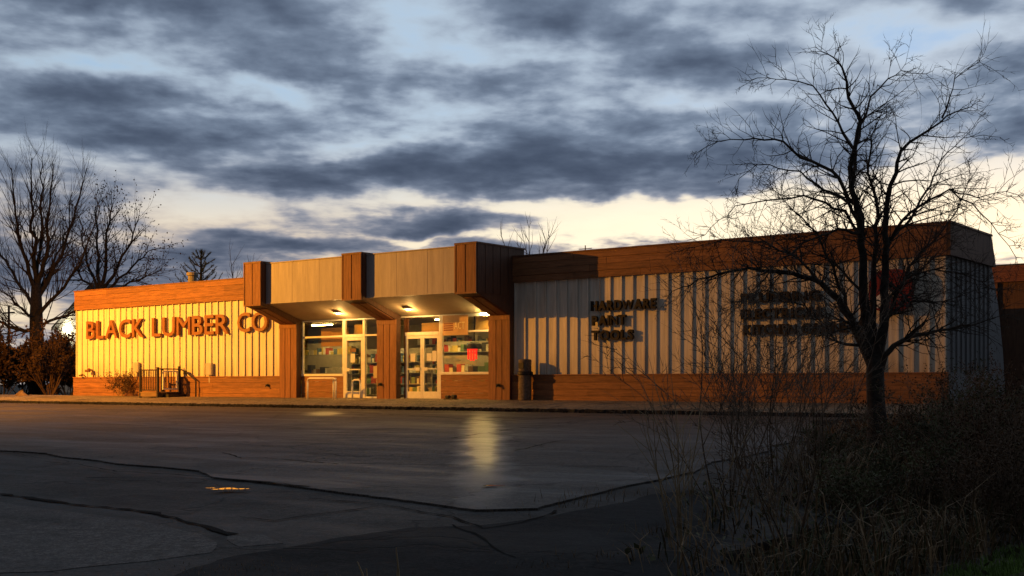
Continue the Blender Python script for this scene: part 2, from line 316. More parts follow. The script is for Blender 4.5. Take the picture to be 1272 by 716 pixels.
class Tubes:
    def __init__(s): s.v = []; s.f = []
    def tube(s, pts, rad, k=4, cap=True):
        pts = [Vector(p) for p in pts]; n = len(pts); base = len(s.v)
        for i, p in enumerate(pts):
            t = (pts[min(i + 1, n - 1)] - pts[max(i - 1, 0)])
            t = t.normalized() if t.length > 1e-9 else Vector((0, 0, 1))
            u = t.cross(Vector((.31, .93, .17))); u = u.normalized() if u.length > 1e-4 else Vector((1, 0, 0)); w = t.cross(u)
            r = rad[i] if isinstance(rad, (list, tuple)) else rad
            for j in range(k):
                a = 2 * pi * j / k; s.v.append(p + (u * cos(a) + w * sin(a)) * r)
        for i in range(n - 1):
            for j in range(k):
                s.f.append((base + i * k + j, base + i * k + (j + 1) % k, base + (i + 1) * k + (j + 1) % k, base + (i + 1) * k + j))
        if cap:
            s.f.append(tuple(base + j for j in range(k))[::-1]); s.f.append(tuple(base + (n - 1) * k + j for j in range(k)))
    def quad(s, a, b, c, d):
        i = len(s.v); s.v += [Vector(a), Vector(b), Vector(c), Vector(d)]; s.f.append((i, i + 1, i + 2, i + 3))
    def tri(s, a, b, c):
        i = len(s.v); s.v += [Vector(a), Vector(b), Vector(c)]; s.f.append((i, i + 1, i + 2))
    def leaf(s, p, d, w, l, rnd):
        d = d.normalized(); u = d.cross(Vector((rnd.uniform(-1, 1), rnd.uniform(-1, 1), rnd.uniform(-1, 1))))
        if u.length < 1e-3: u = Vector((1, 0, 0))
        u = u.normalized() * w * .5; s.quad(p, p + d * l * .45 + u, p + d * l, p + d * l * .45 - u)
    def build(s, name, mat, parent=None, origin=(0, 0, 0), smooth=False, **k):
        o = Vector(origin); me = bpy.data.meshes.new(name)
        me.from_pydata([tuple(p - o) for p in s.v], [], s.f); me.materials.append(mat)
        if smooth:
            me.polygons.foreach_set('use_smooth', [True] * len(me.polygons))
        me.update(); return add(name, me, parent, o, **k)
def lathe(name, prof, mat, parent, loc, k=20, **kw):
    v = []; f = []
    for r, z in prof:
        for j in range(k): a = 2 * pi * j / k; v.append((r * cos(a), r * sin(a), z))
    for i in range(len(prof) - 1):
        for j in range(k): f.append((i * k + j, i * k + (j + 1) % k, (i + 1) * k + (j + 1) % k, (i + 1) * k + j))
    f.append(tuple(range(k))); f.append(tuple((len(prof) - 1) * k + j for j in range(k)))
    return add(name, mesh(name, v, f, mat, False), parent, loc, **kw)

# ================================================================== THE GROUND
def sheet(name, pts, mat, dz, thick=0., parent=None, plane=lotz, **k):
    """flat polygon on the falling car park plane, dz above it; thick gives it a real edge"""
    n = len(pts); v = [(p[0], p[1], plane(p[1]) + dz) for p in pts]; f = [tuple(range(n))]
    if thick:
        v += [(p[0], p[1], plane(p[1]) + dz - thick) for p in pts]
        f += [(i, (i + 1) % n, n + (i + 1) % n, n + i) for i in range(n)]
    bm = bmesh.new(); vs_ = [bm.verts.new(p) for p in v]
    for q in f: bm.faces.new([vs_[i] for i in q])
    bmesh.ops.triangulate(bm, faces=[q for q in bm.faces if len(q.verts) > 4]); bmesh.ops.recalc_face_normals(bm, faces=bm.faces)
    me = bpy.data.meshes.new(name); bm.to_mesh(me); bm.free(); me.materials.append(mat)
    return add(name, me, parent, **k)
def ragged(pts, amp, step, rnd, closed=True):
    out = []; m = len(pts)
    for i in range(m if closed else m - 1):
        a = Vector(pts[i]); b = Vector(pts[(i + 1) % m]); L = (b - a).length; q = max(1, int(L / step))
        for j in range(q):
            p = a.lerp(b, j / q); nrm = Vector((-(b - a).y, (b - a).x)).normalized()
            w = amp * (rnd.uniform(-1, 1) * .5 + .8 * sin(p.x * 1.9 + p.y * 1.3) * sin(p.y * 2.7))
            out.append(p + nrm * w)
    if not closed: out.append(Vector(pts[-1]))
    return out
rg = random.Random(3)
def gz(x, y):
    """height of the bare ground"""
    z = lotz(y) if y < -3.5 else -.30 - .0 * y
    z = max(z, -1.6) - .12
    # the ditch and its bank at the right of the car park
    if y < -3:
        s = max(0., min(1., (x + 4.9) / 2.2)); z += -.30 * s * s * (3 - 2 * s) * max(0, min(1, (-y - 3) / 6))
        e = max(0., min(1., (x + 3.3) / 2.0)); z += .38 * e * e * (3 - 2 * e)
    if y > -2: z = -.16
    return z
def build_ground():
    xs = [-1400, -700, -300, -150, -90, -60, -40, -25, -18, -14] + [-12 + .5 * i for i in range(45)] + [14, 18, 25, 40, 70, 150, 400, 1000]
    ys = [-300, -120, -70, -50, -42, -38, -35] + [-33 + .5 * i for i in range(62)] + [-1.5, 0, 4, 12, 25, 45, 80, 150, 300, 700, 1600]
    v = [(x, y, gz(x, y) + rg.uniform(-.025, .025)) for y in ys for x in xs]; nx = len(xs)
    f = [(j * nx + i, j * nx + i + 1, (j + 1) * nx + i + 1, (j + 1) * nx + i) for j in range(len(ys) - 1) for i in range(nx - 1)]
    add('ground', mesh('ground', v, f, M_SOIL, True), kind='structure')
build_ground()
# edge of the car park surface, seen in the photograph as a broken lip
lip = [lot(*p) for p in ((0, 561), (120, 571), (385, 605), (520, 625), (590, 632), (650, 630), (740, 611), (800, 600), (900, 574), (985, 548), (1010, 528))]
lip = [(p.x, p.y) for p in lip]
lip[0] = (lip[0][0] - 30, lip[0][1] + 4)
lot_pts = [(-95, -3.4), (-95, -19)] + lip + [(-11.5, -5.0), (-10.5, -3.4)]
e1 = ragged(ragged(lot_pts[1:-2], .16, 1.1, rg, False), .035, .12, rg, False)
e2 = ragged([(-10.5, -3.40), (-95, -3.40)], .09, .2, rg, False)
parking = sheet('parking_lot', [Vector(p) for p in e1] + [Vector((-11.5, -5.0))] + e2, M_LOT, 0., .10, kind='structure')
dr = [(p[0] + .0, p[1] + .9) for p in lip[1:]]
drive_pts = [(-60, -16)] + [(x - .3, y + .5) for x, y in lip[1:]] + [(-6.6, -8.5), (-5.0, -12), (-4.8, -17), (-4.5, -20), (-4.6, -23.2), (-4.8, -25.2), (-5.0, -27.2), (-6, -31), (-24, -34), (-60, -34)]
sheet('driveway', ragged(drive_pts, .09, .4, rg), M_DRIVE, -.026, .08, kind='structure')
slab = [lot(*p) for p in ((0, 622), (80, 632), (200, 650), (252, 661), (268, 671), (262, 683), (180, 694), (60, 706))]
slab = [(p.x, p.y) for p in slab]
slab_pts = [(-46, -21.8)] + slab + [(slab[-1][0] - .6, slab[-1][1] - .55), (-14, -30), (-40, -33)]
sheet('pavement_slab', ragged(slab_pts, .045, .25, rg), M_SLAB, -.021, .03, kind='structure')
frag = [lot(*p) for p in ((278, 654), (330, 662), (352, 672), (300, 676), (281, 668))]
sheet('pavement_fragment', ragged([(p.x, p.y) for p in frag], .03, .2, rg), M_SLAB, -.0215, .03, kind='structure')
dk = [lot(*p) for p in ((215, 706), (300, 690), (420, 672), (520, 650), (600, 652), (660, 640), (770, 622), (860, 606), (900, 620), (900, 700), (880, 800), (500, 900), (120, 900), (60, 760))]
sheet('old_drive_patch', ragged(ragged([(p.x, p.y) for p in dk], .18, .7, rg), .05, .15, rg), M_NEARBLACK, -.0175, kind='structure')  # near-black sheet laid over the lower part of the drive
# sealed and open cracks
def crack(pxs, w, dz=.006):
    pts = ragged([(lot(*p).x, lot(*p).y) for p in pxs], .05, .18, rg, False); L = []; Rr = []
    for i, p in enumerate(pts):
        t = (pts[min(i + 1, len(pts) - 1)] - pts[max(i - 1, 0)]).normalized(); nr = Vector((-t.y, t.x)); ww = w * rg.uniform(.15, .9)
        L.append(p + nr * ww * .5); Rr.append(p - nr * ww * .5)
    v = [(p.x, p.y, lotz(p.y) + dz) for p in L] + [(p.x, p.y, lotz(p.y) + dz) for p in Rr]; n = len(pts)
    add('crack', mesh('crack', v, [(i, i + 1, n + i + 1, n + i) for i in range(n - 1)], M_TAR), parking)
crack([(50, 574), (100, 577), (145, 586), (215, 590), (300, 596), (385, 605)], .07)
crack([(0, 560), (40, 568), (90, 575)], .05)
crack([(105, 594), (145, 594)], .12)
crack([(275, 563), (300, 570), (330, 569), (420, 577)], .05)
crack([(385, 575), (470, 577), (560, 578), (660, 579), (780, 580)], .05)
crack([(300, 640), (340, 645), (420, 634), (470, 627)], .06, -.0135)
crack([(0, 612), (90, 624), (180, 634), (260, 652), (290, 662)], .14, -.0135)
crack([(385, 617), (470, 625), (560, 640), (600, 655), (640, 650), (690, 632)], .06, -.0135)
crack([(560, 650), (600, 668), (640, 690)], .05, -.0135)
crack([(430, 512), (520, 517), (620, 524), (740, 516)], .10)
crack([(560, 545), (640, 533), (720, 523), (800, 519)], .06)
crack([(640, 560), (700, 547), (780, 543)], .05)
# the walk along the front, sloping to a crumbled edge
def build_walk():
    ys = [-.02, -.9, -1.8, -2.7, -3.3]; zs = [0., -.03, -.08, -.15, -.20]
    x0, x1, n = -62.0, -9.0, 800; v = []; f = []; j = 0.
    for i in range(n + 1):
        x = x0 + (x1 - x0) * i / n; j = .8 * j + rg.uniform(-.04, .04)
        for q, (y, z) in enumerate(zip(ys, zs)): v.append((x, y + (j if q == 4 else 0), z + (rg.uniform(-.012, .012) if q else 0)))
        v.append((x, ys[4] + j - rg.uniform(.10, .16), -.36))
    for i in range(n):
        for q in range(5): f.append((i * 6 + q, i * 6 + q + 1, (i + 1) * 6 + q + 1, (i + 1) * 6 + q))
    wk = mesh('walkway', v, f, M_WALK); wk.materials.append(M_NEARBLACK)
    for i, p in enumerate(wk.polygons):
        if min(wk.vertices[q].co.z for q in p.vertices) < -.3: p.material_index = 1
    add('walkway', wk, kind='structure')
    rb = Tubes()
    for i in range(1500):                       # crumbs of asphalt along the broken edge
        x = rg.uniform(-56, -10); y = -3.42 - abs(rg.gauss(0, .13)); s = rg.uniform(.015, .055); z = lotz(y) + .0
        vv = [Vector((x + rg.uniform(-s, s), y + rg.uniform(-s, s), z + rg.uniform(0, s * 1.3))) for _ in range(4)]
        for a, b, c in ((0, 1, 2), (0, 1, 3), (1, 2, 3), (0, 2, 3)): rb.tri(vv[a], vv[b], vv[c])
    rb.build('rubble', M_NEARBLACK, kind='stuff', label='crumbled asphalt and grit along the edge of the walk', cat='rubble')
build_walk()
# puddles: level water lying in the dips
def puddle(cx, cy, rx, label):
    p = lot(cx, cy); m = bpy.data.materials.get('puddle_water')
    if m is None:
        m = bpy.data.materials.new('puddle_water'); m.use_nodes = True; b = m.node_tree.nodes['Principled BSDF']
        b.inputs['Base Color'].default_value = (.012, .011, .010, 1); b.inputs['Roughness'].default_value = .02; b.inputs['IOR'].default_value = 1.33
    v = []; n = 26; ux = RT.to_2d()
    for i in range(n):
        a = 2 * pi * i / n; k = rx * (1 + .35 * sin(3 * a + cx) + .2 * sin(5 * a))
        q = Vector((p.x, p.y)) + ux * k * cos(a) + AX.to_2d() * k * .55 * sin(a); v.append((q.x, q.y))
    base = lotz(p.y) + .018
    me = mesh('puddle', [(x - p.x, y - p.y, 0) for x, y in v], [tuple(range(n))], m)
    add('puddle', me, None, (p.x, p.y, base), 'structure')
puddle(285, 609, .20, ''); puddle(611, 605, .12, ''); puddle(262, 608, .06, '')

# ================================================================== THE STORE
X0, X1, ZT, ZS, ZB = -48.78, -9.90, 4.72, 3.84, .82     # ends; heights of roof line, top and bottom of the siding
store = thing('lumber_store', 'long low store with cream ribbed siding, brown boards and a deep entrance canopy', 'store', (-29.4, 0, 0))
COLS = [(-34.98, -34.05), (-29.87, -28.95), (-24.80, -23.92)]
rs = random.Random(11)
def wall_run(xa, xb, nbase):
    box('wall', (xa, 0, ZB - .01), (xb, .18, ZS + .01), M_SIDING, store)
    p = .4095; k = 0; x = xa + .02
    while x < xb - .02:
        box('batten', (x, -.052, ZB + .003), (x + .052, -.0005, ZS - .003), M_SIDING, store)
        x += p
    h = (ZT - .05 - ZS) / 4
    def run(name, x0, x1, ya, z0, z1):
        x = x0
        while x < x1 - .01:
            e = x + rs.choice((2.44, 3.05, 3.66, 4.27)); e = x1 if e > x1 - .8 else e
            box(name, (x + .003, ya - rs.choice((0, .003, .006)), z0), (e - .003, .02, z1), M_FASCIA, store); x = e
    for i in range(4):                                  # fascia boards, lapped
        z = ZS + i * h; run('fascia_board', xa - .02, xb + .02, -.100 - .012 * (i % 2), z + .004, z + h - .004)
    box('fascia_cap', (xa - .05, -.135, ZT - .05), (xb + .05, .30, ZT), M_TRIM, store)
    hb = (ZB - .03 + .3) / 5
    for i in range(5):
        z = -.30 + i * hb; run('base_board', xa - .10, xb + .05, -.105 - .010 * (i % 2), z + .004, z + hb - .004)
    box('base_cap', (xa - .12, -.135, ZB - .03), (xb + .06, -.001, ZB + .002), M_FASCIA, store)
    box('parapet', (xa, .02, ZS + .01), (xb, .19, ZT - .05), M_ROOF, store)
wall_run(X0, COLS[0][0] - .003, 5)
wall_run(COLS[2][1] + .003, X1, 5)
# body and roof behind the false front
box('body_wall', (X0 + .03, .19, -.3), (X0 + .2, 13.8, 3.6), M_SIDING, store)
box('body_wall', (X0 + .2, 13.6, -.3), (X1 - 3.2, 13.8, 3.6), M_SIDING, store)
box('body_wall', (X1 - 3.4, .2, -.3), (X1 - 3.21, 13.6, 3.6), M_BEAMSIDE, store)
box('roof', (X0 + .05, .32, 3.62), (X1 - 3.15, 13.9, 3.74), M_ROOF, store)
# return wall at the right-hand end with its raking back edge
ff = [onX(px, py, X1) for px, py in ((1226, 290), (1232, 330), (1240, 380), (1246, 440), (1250, 500))]
side = [(.003, -.3)] + [(.003, ZS + .003)] + [(ff[1].y, ZS + .003), (ff[2].y, 2.78), (ff[3].y, 1.39), (5.5, -.3)]
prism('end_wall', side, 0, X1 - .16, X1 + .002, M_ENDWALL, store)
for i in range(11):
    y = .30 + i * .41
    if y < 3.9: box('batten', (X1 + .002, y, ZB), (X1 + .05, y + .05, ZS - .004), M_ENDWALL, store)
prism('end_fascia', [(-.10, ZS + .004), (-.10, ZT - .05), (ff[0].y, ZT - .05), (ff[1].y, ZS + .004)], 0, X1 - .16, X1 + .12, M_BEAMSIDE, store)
prism('end_cap', [(-.135, ZT - .05), (-.135, ZT), (ff[0].y + .03, ZT), (ff[0].y + .03, ZT - .05)], 0, X1 + .052, X1 + .15, M_TRIM, store)
# ---- canopy
DF, DP = -2.0, -1.75
for ci, (a, b) in enumerate(COLS):
    prof = [(DF + .02, 4.97), (DF + .02, 3.40), (DF + .35, 3.31), (-.27, 2.80), (.55, 2.80), (.55, 4.97)]
    beam = prism('beam', prof, 0, a + .012, b - .012, M_BEAMSIDE, store)
    box('beam_cap', (a - .02, DF - .02, 4.97), (b + .02, .57, 5.02), M_TRIM, beam)
    w = (b - a - .10) / 2
    for q in range(2):                                   # two broad boards on the face of each beam
        x = a + .05 + q * (w + .0); box('face_board', (x + .022, DF - .012, 3.44), (x + w - .022, DF + .019, 4.95), M_COLUMN, beam)
    for (x0, x1, z0, z1) in ((a, a + .05, 3.385, 4.97), (b - .05, b, 3.385, 4.97), (a + .05, b - .05, 3.385, 3.44), (a + .05, b - .05, 4.95, 4.968)):
        box('edge_trim', (x0, DF - .03, z0), (x1, DF + .018, z1), M_COLUMN, beam)
    for q in range(2):                                   # boards on the raking underside
        x = a + .05 + q * w; d = Vector((0, -.27 - (DF + .35), 2.80 - 3.31)); L = d.length; nn = Vector((0, d.z, -d.y)).normalized() * -1
        y0, z0 = DF + .36, 3.305; v = []
        for t in (0, 1):
            for xx in (x + .03, x + w - .03):
                for e in (.004, .028): v.append(Vector((xx, y0 + d.y * .985 * t, z0 + d.z * .985 * t)) + Vector((0, -abs(nn.y), -abs(nn.z))) * e)
        f = [(0, 1, 3, 2), (4, 5, 7, 6), (0, 1, 5, 4), (2, 3, 7, 6), (0, 2, 6, 4), (1, 3, 7, 5)]
        o = v[0].copy(); add('soffit_board', mesh('soffit_board', [p - o for p in v], f, M_COLUMN), beam, o)
    for q in range(5):                                   # boards on the cheek facing the car park entrance
        y = DF + .06 + q * .40
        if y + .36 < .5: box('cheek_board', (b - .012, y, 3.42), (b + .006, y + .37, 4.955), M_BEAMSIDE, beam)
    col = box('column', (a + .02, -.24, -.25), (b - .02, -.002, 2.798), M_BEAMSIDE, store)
    for q, (x0, x1) in enumerate(((a, a + .30), (a + .33, b - .33), (b - .30, b))):
        box('column_board', (x0, -.268, -.2), (x1, -.2405, 2.62), M_COLUMN, col)
    box('column_head', (a - .005, -.285, 2.625), (b + .005, -.2405, 2.79), M_COLUMN, col)
for bi in range(2):
    a = COLS[bi][1] + .002; b = COLS[bi + 1][0] - .002; n = 6; w = (b - a) / n
    for i in range(n):
        box('canopy_panel', (a + i * w + .004, DP - .004 * (i % 2), 3.50), (a + (i + 1) * w - .004, DP + .06, 4.93), M_PANEL, store)
    box('panel_cap', (a, DP - .03, 4.931), (b, DP + .35, 4.965), M_PANEL, store)
    box('panel_edge', (a, DP - .015, 3.455), (b, DP + .08, 3.498), M_PANEL, store)
    box('panel_backing', (a, DP + .061, 3.6), (b, DP + .16, 4.929), M_ROOF, store)
    prism('soffit', [(DP + .081, 3.47), (.06, 2.905), (.06, 2.985), (DP + .081, 3.55)], 0, a, b, M_SOFFIT, store)
    box('canopy_deck', (a, DP + .17, 4.70), (b, .5, 4.76), M_ROOF, store)
    box('canopy_back', (a, .30, 2.99), (b, .5, 4.69), M_ROOF, store)
# ---- storefronts: frames, panes and doors
G = glass()
def bar(x0, x1, z0, z1, parent, y=0., d=.09, name='frame', mat=None): return box(name, (x0, y - d / 2 + .03, z0), (x1, y + d / 2 + .03, z1), mat or M_ALU, parent, .006)
def pane(x0, x1, z0, z1, parent, y=.035): return box('pane', (x0, y, z0), (x1, y + .008, z1), G, parent)
def window(x0, x1, z0, zt, z1, label):
    w = add('shop_window', None, store, (x0, 0, z0))
    bar(x0, x1, z0 - .045, z0 + .04, w, d=.16, name='sill'); bar(x0 + .06, x1 - .06, zt - .035, zt + .035, w, name='transom', d=.10); bar(x0, x1, z1 - .05, z1, w)
    bar(x0, x0 + .06, z0 + .041, z1 - .051, w); bar(x1 - .06, x1, z0 + .041, z1 - .051, w)
    pane(x0 + .06, x1 - .06, z0 + .04, zt - .035, w); pane(x0 + .06, x1 - .06, zt + .035, z1 - .05, w)
    hb = (z0 - .05) / 4
    for i in range(4): box('base_board', (x0, -.02 - .008 * (i % 2), i * hb + .004), (x1, .08, (i + 1) * hb - .004), M_FASCIA, store)
    return w
def door(x0, x1, hinge, label, bars=True, zt=2.20):
    d = add('door', None, store, (x0, 0, 0)); s = .085
    box('stile', (x0, -.02, .012), (x0 + s, .035, zt), M_ALU, d, .006); box('stile', (x1 - s, -.02, .012), (x1, .035, zt), M_ALU, d, .006)
    box('bottom_rail', (x0 + s, -.019, .012), (x1 - s, .034, .25), M_ALU, d, .006); box('top_rail', (x0 + s, -.019, zt - .10), (x1 - s, .034, zt), M_ALU, d, .006)
    box('pane', (x0 + s, .006, .25), (x1 - s, .014, zt - .10), G, d)
    box('push_bar', (x0 + s, -.055, 1.02), (x1 - s, -.035, 1.06), M_ALU, d, .004)
    box('lock_case', (x0 + s if hinge > 0 else x1 - s - .18, -.062, .98), (x0 + s + .18 if hinge > 0 else x1 - s, -.0565, 1.09), M_ALU, d)
    return d
# left bay
LB0, LB1 = COLS[0][1] + .04, COLS[1][0] - .002
xa = -31.80
window(LB0, xa, .85, 2.27, 2.90, 'left')
bar(xa, xa + .08, 0, 2.90, store, d=.11, name='mullion')
dl = door(xa + .085, -30.82, 1, '')
bar(xa + .08, -30.81, 2.205, 2.33, store, d=.11, name='door_head'); bar(xa + .08, LB1, 2.85, 2.90, store, name='head_rail')
bar(-30.815, -30.70, 0, 2.849, store, d=.11, name='mullion')
pane(xa + .08, -30.815, 2.33, 2.85, store); pane(-30.70, LB1, .06, 2.25, store); pane(-30.70, LB1, 2.31, 2.85, store)
bar(-30.70, LB1, 2.25, 2.31, store, name='transom'); bar(-30.70, LB1, 0, .06, store, name='sill')
# right bay
RB0, RB1 = COLS[1][1] + .002, COLS[2][0] - .002
xd0, xd1, xm = -28.72, -27.17, -27.94
bar(RB0 + .02, xd0, 0, 2.849, store, y=.12, d=.06, name='jamb_panel', mat=M_TRIM)
dr1 = door(xd0 + .005, xm - .004, -1, ''); dr2 = door(xm + .004, xd1 - .005, 1, '')
bar(xd0 - .02, xd1, 2.205, 2.33, store, d=.12, name='door_head'); bar(RB0, RB1, 2.85, 2.90, store, name='head_rail')
bar(xd1, xd1 + .09, 0, 2.849, store, d=.11, name='mullion')
pane(xd0 - .02, xd1, 2.33, 2.85, store)
window(xd1 + .092, RB1, .88, 2.30, 2.849, 'right')
# small papers on the doors
M_PAPER = material('paper', (.72, .68, .6), .8, .03, 8., 0)
box('notice', (-31.42, -.028, 1.30), (-31.20, -.022, 1.62), M_PAPER, dl)
box('number_plate', (-31.47, -.028, 1.68), (-31.15, -.022, 1.81), M_TRIM, dl)
box('notice', (-28.48, -.028, 1.30), (-28.26, -.022, 1.58), M_PAPER, dr1)
box('notice', (-27.72, -.028, 1.32), (-27.50, -.022, 1.58), M_PAPER, dr2)
box('notice', (-27.47, -.028, 1.30), (-27.28, -.022, 1.66), M_PAPER, dr2)
# ---- the shop floor behind the glass
M_IN = material('shop_wall', (.24, .20, .13), .8, .08, 1.2, .1)
M_FLOOR = material('shop_floor', (.20, .17, .13), .5, .1, 1.2, .1)
box('shop_floor', (-46.0, .10, -.12), (-23.6, 7.9, -.01), M_FLOOR, store)
box('shop_ceiling', (-46.0, .51, 3.10), (-23.6, 7.9, 3.18), M_SOFFIT, store)
box('shop_wall', (-46.0, 7.9, -.1), (-23.6, 8.0, 3.2), M_IN, store)
box('shop_wall', (-46.1, .20, -.1), (-46.0, 8.0, 3.2), M_IN, store); box('shop_wall', (-23.6, .20, -.1), (-23.5, 8.0, 3.2), M_IN, store)
goods_cols = [(.45, .07, .05), (.10, .16, .24), (.55, .42, .12), (.5, .46, .38), (.14, .22, .10), (.22, .13, .07), (.7, .68, .6), (.05, .05, .05)]
M_GOODS = [material('goods_%d' % i, c, .6, .1, 5., 0) for i, c in enumerate(goods_cols)]
M_SHELF = material('shelf_metal', (.33, .31, .27), .5, .05, 5., 0)
def shelf(x0, x1, y, h, label):
    t = thing('shop_shelf', label, 'shelf', ((x0 + x1) / 2, y, 0), 'shelves of goods inside the store')
    box('back_panel', (x0, y + .30, .02), (x1, y + .34, h), M_SHELF, t)
    nlev = int(h / .42)
    for l in range(nlev):
        z = .08 + l * .42; box('shelf_board', (x0, y, z), (x1, y + .299, z + .03), M_SHELF, t)
        x = x0 + .02
        while x < x1 - .3:
            w = rs.choice((.08, .10, .14, .18, .22, .30)); hh = rs.choice((.12, .16, .2, .24, .28, .33))
            box('goods', (x, y + .03, z + .0305), (x + w - .015, y + .27, z + .0305 + hh), rs.choice(M_GOODS), t); x += w
shelf(-36.7, -34.0, 2.3, 1.65, 'long shelf of packed goods behind the left window of the store')
shelf(-34.0, -32.4, 3.0, 1.9, 'shelf of goods seen through the single glass door')
shelf(-32.3, -30.2, 2.8, 1.9, 'shelf of goods seen through the double glass doors')
shelf(-28.9, -25.6, 1.9, 1.55, 'shelf of goods behind the right window below the red lit sign')
shelf(-31.6, -28.2, 4.9, 2.2, 'tall shelf of goods deep inside behind the right window')
shelf(-39.6, -36.2, 5.2, 2.3, 'tall shelf of goods deep inside behind the left window')
shelf(-43.0, -38.5, 7.4, 2.7, 'tall wall shelf at the back seen through the left window')
shelf(-34.8, -30.5, 7.4, 2.7, 'tall wall shelf at the back seen through the right window')
# lit strips on the shop ceiling
M_TUBE = emissive('shop_tube', (1, .68, .22), 95.)
for i, (x, y) in enumerate(((-34.6, 1.5), (-32.0, 1.9), (-29.0, 1.3), (-26.5, 1.2), (-30.2, 4.0), (-37.5, 4.4))):
    t = thing('strip_light', ['lit ceiling strip inside behind the left shop window', 'lit ceiling strip inside behind the single door', 'lit ceiling strip inside behind the double doors', 'lit ceiling strip inside near the right shop window', 'lit ceiling strip at the back behind the right window', 'lit ceiling strip at the back behind the left window'][i], 'lamp', (x, y, 3.0), 'ceiling strips inside the store')
    box('housing', (x - .62, y - .09, 3.04), (x + .62, y + .09, 3.099), M_WHITE, t); box('tube', (x - .58, y - .05, 3.0), (x + .58, y + .05, 3.039), M_TUBE, t)
# banner in the upper right pane, with the stripes and letters it carries
def glyphs(text, height, depth, mat, weight=.0):
    """list of (char, mesh, x0, advance) for a line of sans-serif letters of the given cap height"""
    out = []; x = 0
    for ch in text:
        if ch == ' ': x += .38; continue
        cu = bpy.data.curves.new('letter', 'FONT'); cu.body = ch; cu.size = 1; cu.extrude = .5; cu.offset = 0 if ch in 'MNW' else weight; cu.resolution_u = 3
        o = bpy.data.objects.new('letter_tmp', cu); C.objects.link(o); bpy.context.view_layer.update()
        dg = bpy.context.evaluated_depsgraph_get(); me = bpy.data.meshes.new_from_object(o.evaluated_get(dg)); bpy.data.objects.remove(o); bpy.data.curves.remove(cu)
        xs = [v.co.x for v in me.vertices]; a, b = min(xs), max(xs)
        out.append([ch, me, a, b - a, x]); x += (b - a) + .085
    return out, x - .085
def sign_line(parent, text, x0, x1, zb, h, y, depth, mat, weight=.02, name='letter'):
    gl, tot = glyphs(text, h, depth, mat, weight); sx = (x1 - x0) / tot; cap = .70
    for ch, me, a, w, gx in gl:
        ox = x0 + gx * sx
        for v in me.vertices:
            vx, vy, vz = v.co; v.co = ((vx - a) * sx, vz * depth, max(-.02, vy) * h / cap)
        me.materials.clear(); me.materials.append(mat)
        if me.polygons: pass
        bm = bmesh.new(); bm.from_mesh(me); bmesh.ops.recalc_face_normals(bm, faces=bm.faces); bm.to_mesh(me); bm.free()
        add(name, me, parent, (ox, y, zb))
bn = thing('window_banner', 'tan banner with dark stripes and pale letters in the upper right pane', 'banner', (-26.4, -.03, 2.2))
M_BAN = material('banner_cloth', (.62, .40, .22), .8, .08, 3., 0); M_BANL = material('banner_letter', (.85, .72, .45), .8, .03, 3., 0); M_BANS = material('banner_stripe', (.22, .07, .05), .8, .05, 3., 0)
box('cloth', (-26.98, -.045, 2.18), (-25.86, -.036, 2.86), M_BAN, bn)
for i in range(4): box('stripe', (-26.93, -.052, 2.34 + i * .072), (-26.52, -.0455, 2.38 + i * .072), M_BANS, bn)
sign_line(bn, 'ACT', -26.46, -26.0, 2.39, .24, -.052, .010, M_BANL, .01)
M_PANEREFL = material('tan_blind', (.40, .27, .12), .8, .08, 2., 0)  # added tan sheets imitate the lit soffit mirrored in the upper panes
for i, (x0, x1, z0, z1, yy) in enumerate(((-33.35, -31.9, 1.93, 2.62, .35), (-31.55, -30.95, 2.36, 2.70, .3), (-28.25, -27.2, 2.36, 2.66, .3), (-25.80, -24.95, 2.36, 2.80, .3))):
    t = thing('paper_blind', ['tan paper blind behind the upper left shop window', 'tan paper blind in the pane over the single door', 'tan paper blind in the pane over the double doors', 'tan paper blind right of the window banner'][i], 'blind', ((x0 + x1) / 2, yy, z0), 'paper blinds behind the upper panes')
    box('sheet', (x0, yy, z0), (x1, yy + .012, z1), M_PANEREFL, t); box('batten', (x0, yy - .012, z0), (x1, yy - .0005, z0 + .035), M_PANEREFL, t)
# red lit sign hanging in the right window
rsn = thing('lit_window_sign', 'small red lit sign with a dark domed cap hanging in the right window', 'sign', (-25.93, .16, 1.3))
lathe('cap', [(.27, 1.72), (.27, 1.78), (.23, 1.88), (.13, 1.95), (.03, 1.98)], M_BLACK, rsn, (-25.93, .40, 0), 18)
M_RED = emissive('red_neon', (1, .02, .015), 1.1)
for i in range(4):
    x = -26.10 + i * .115; box('lit_tube', (x - .03, .25, 1.28 + .05 * abs(i - 1.5)), (x + .03, .30, 1.69), M_RED, rsn, .01)
box('lit_bar', (-26.14, .255, 1.66), (-25.72, .295, 1.71), M_RED, rsn)
box('hanger', (-25.94, .37, 1.98), (-25.92, .41, 2.9), M_BLACK, rsn)
# ---- sign lettering on the walls
s1 = thing('wall_lettering', 'big brown raised letters reading BLACK LUMBER CO on the cream siding', 'sign', (-41.8, -.1, 2.5))
sign_line(s1, 'BLACK', -47.80, -43.62, 2.53, .78, -.11, .11, M_LETTER, .012)
sign_line(s1, 'LUMBER', -43.05, -38.10, 2.53, .78, -.11, .11, M_LETTER, .012)
sign_line(s1, 'CO', -37.56, -35.80, 2.57, .76, -.11, .11, M_LETTER, .010)
s2 = thing('wall_lettering', 'dark raised letters reading HARDWARE PAINT TOOLS in three lines', 'sign', (-19.6, -.1, 1.9))
sign_line(s2, 'HARDWARE', -20.82, -18.48, 2.80, .29, -.12, .10, M_DLETTER, .042)
sign_line(s2, 'PAINT', -20.78, -19.55, 2.34, .29, -.12, .10, M_DLETTER, .042)
sign_line(s2, 'TOOLS', -20.80, -19.28, 1.88, .29, -.12, .10, M_DLETTER, .042)
s3 = thing('wall_lettering', 'dark raised letters in three lines behind the bare tree', 'sign', (-14.2, -.1, 1.9))
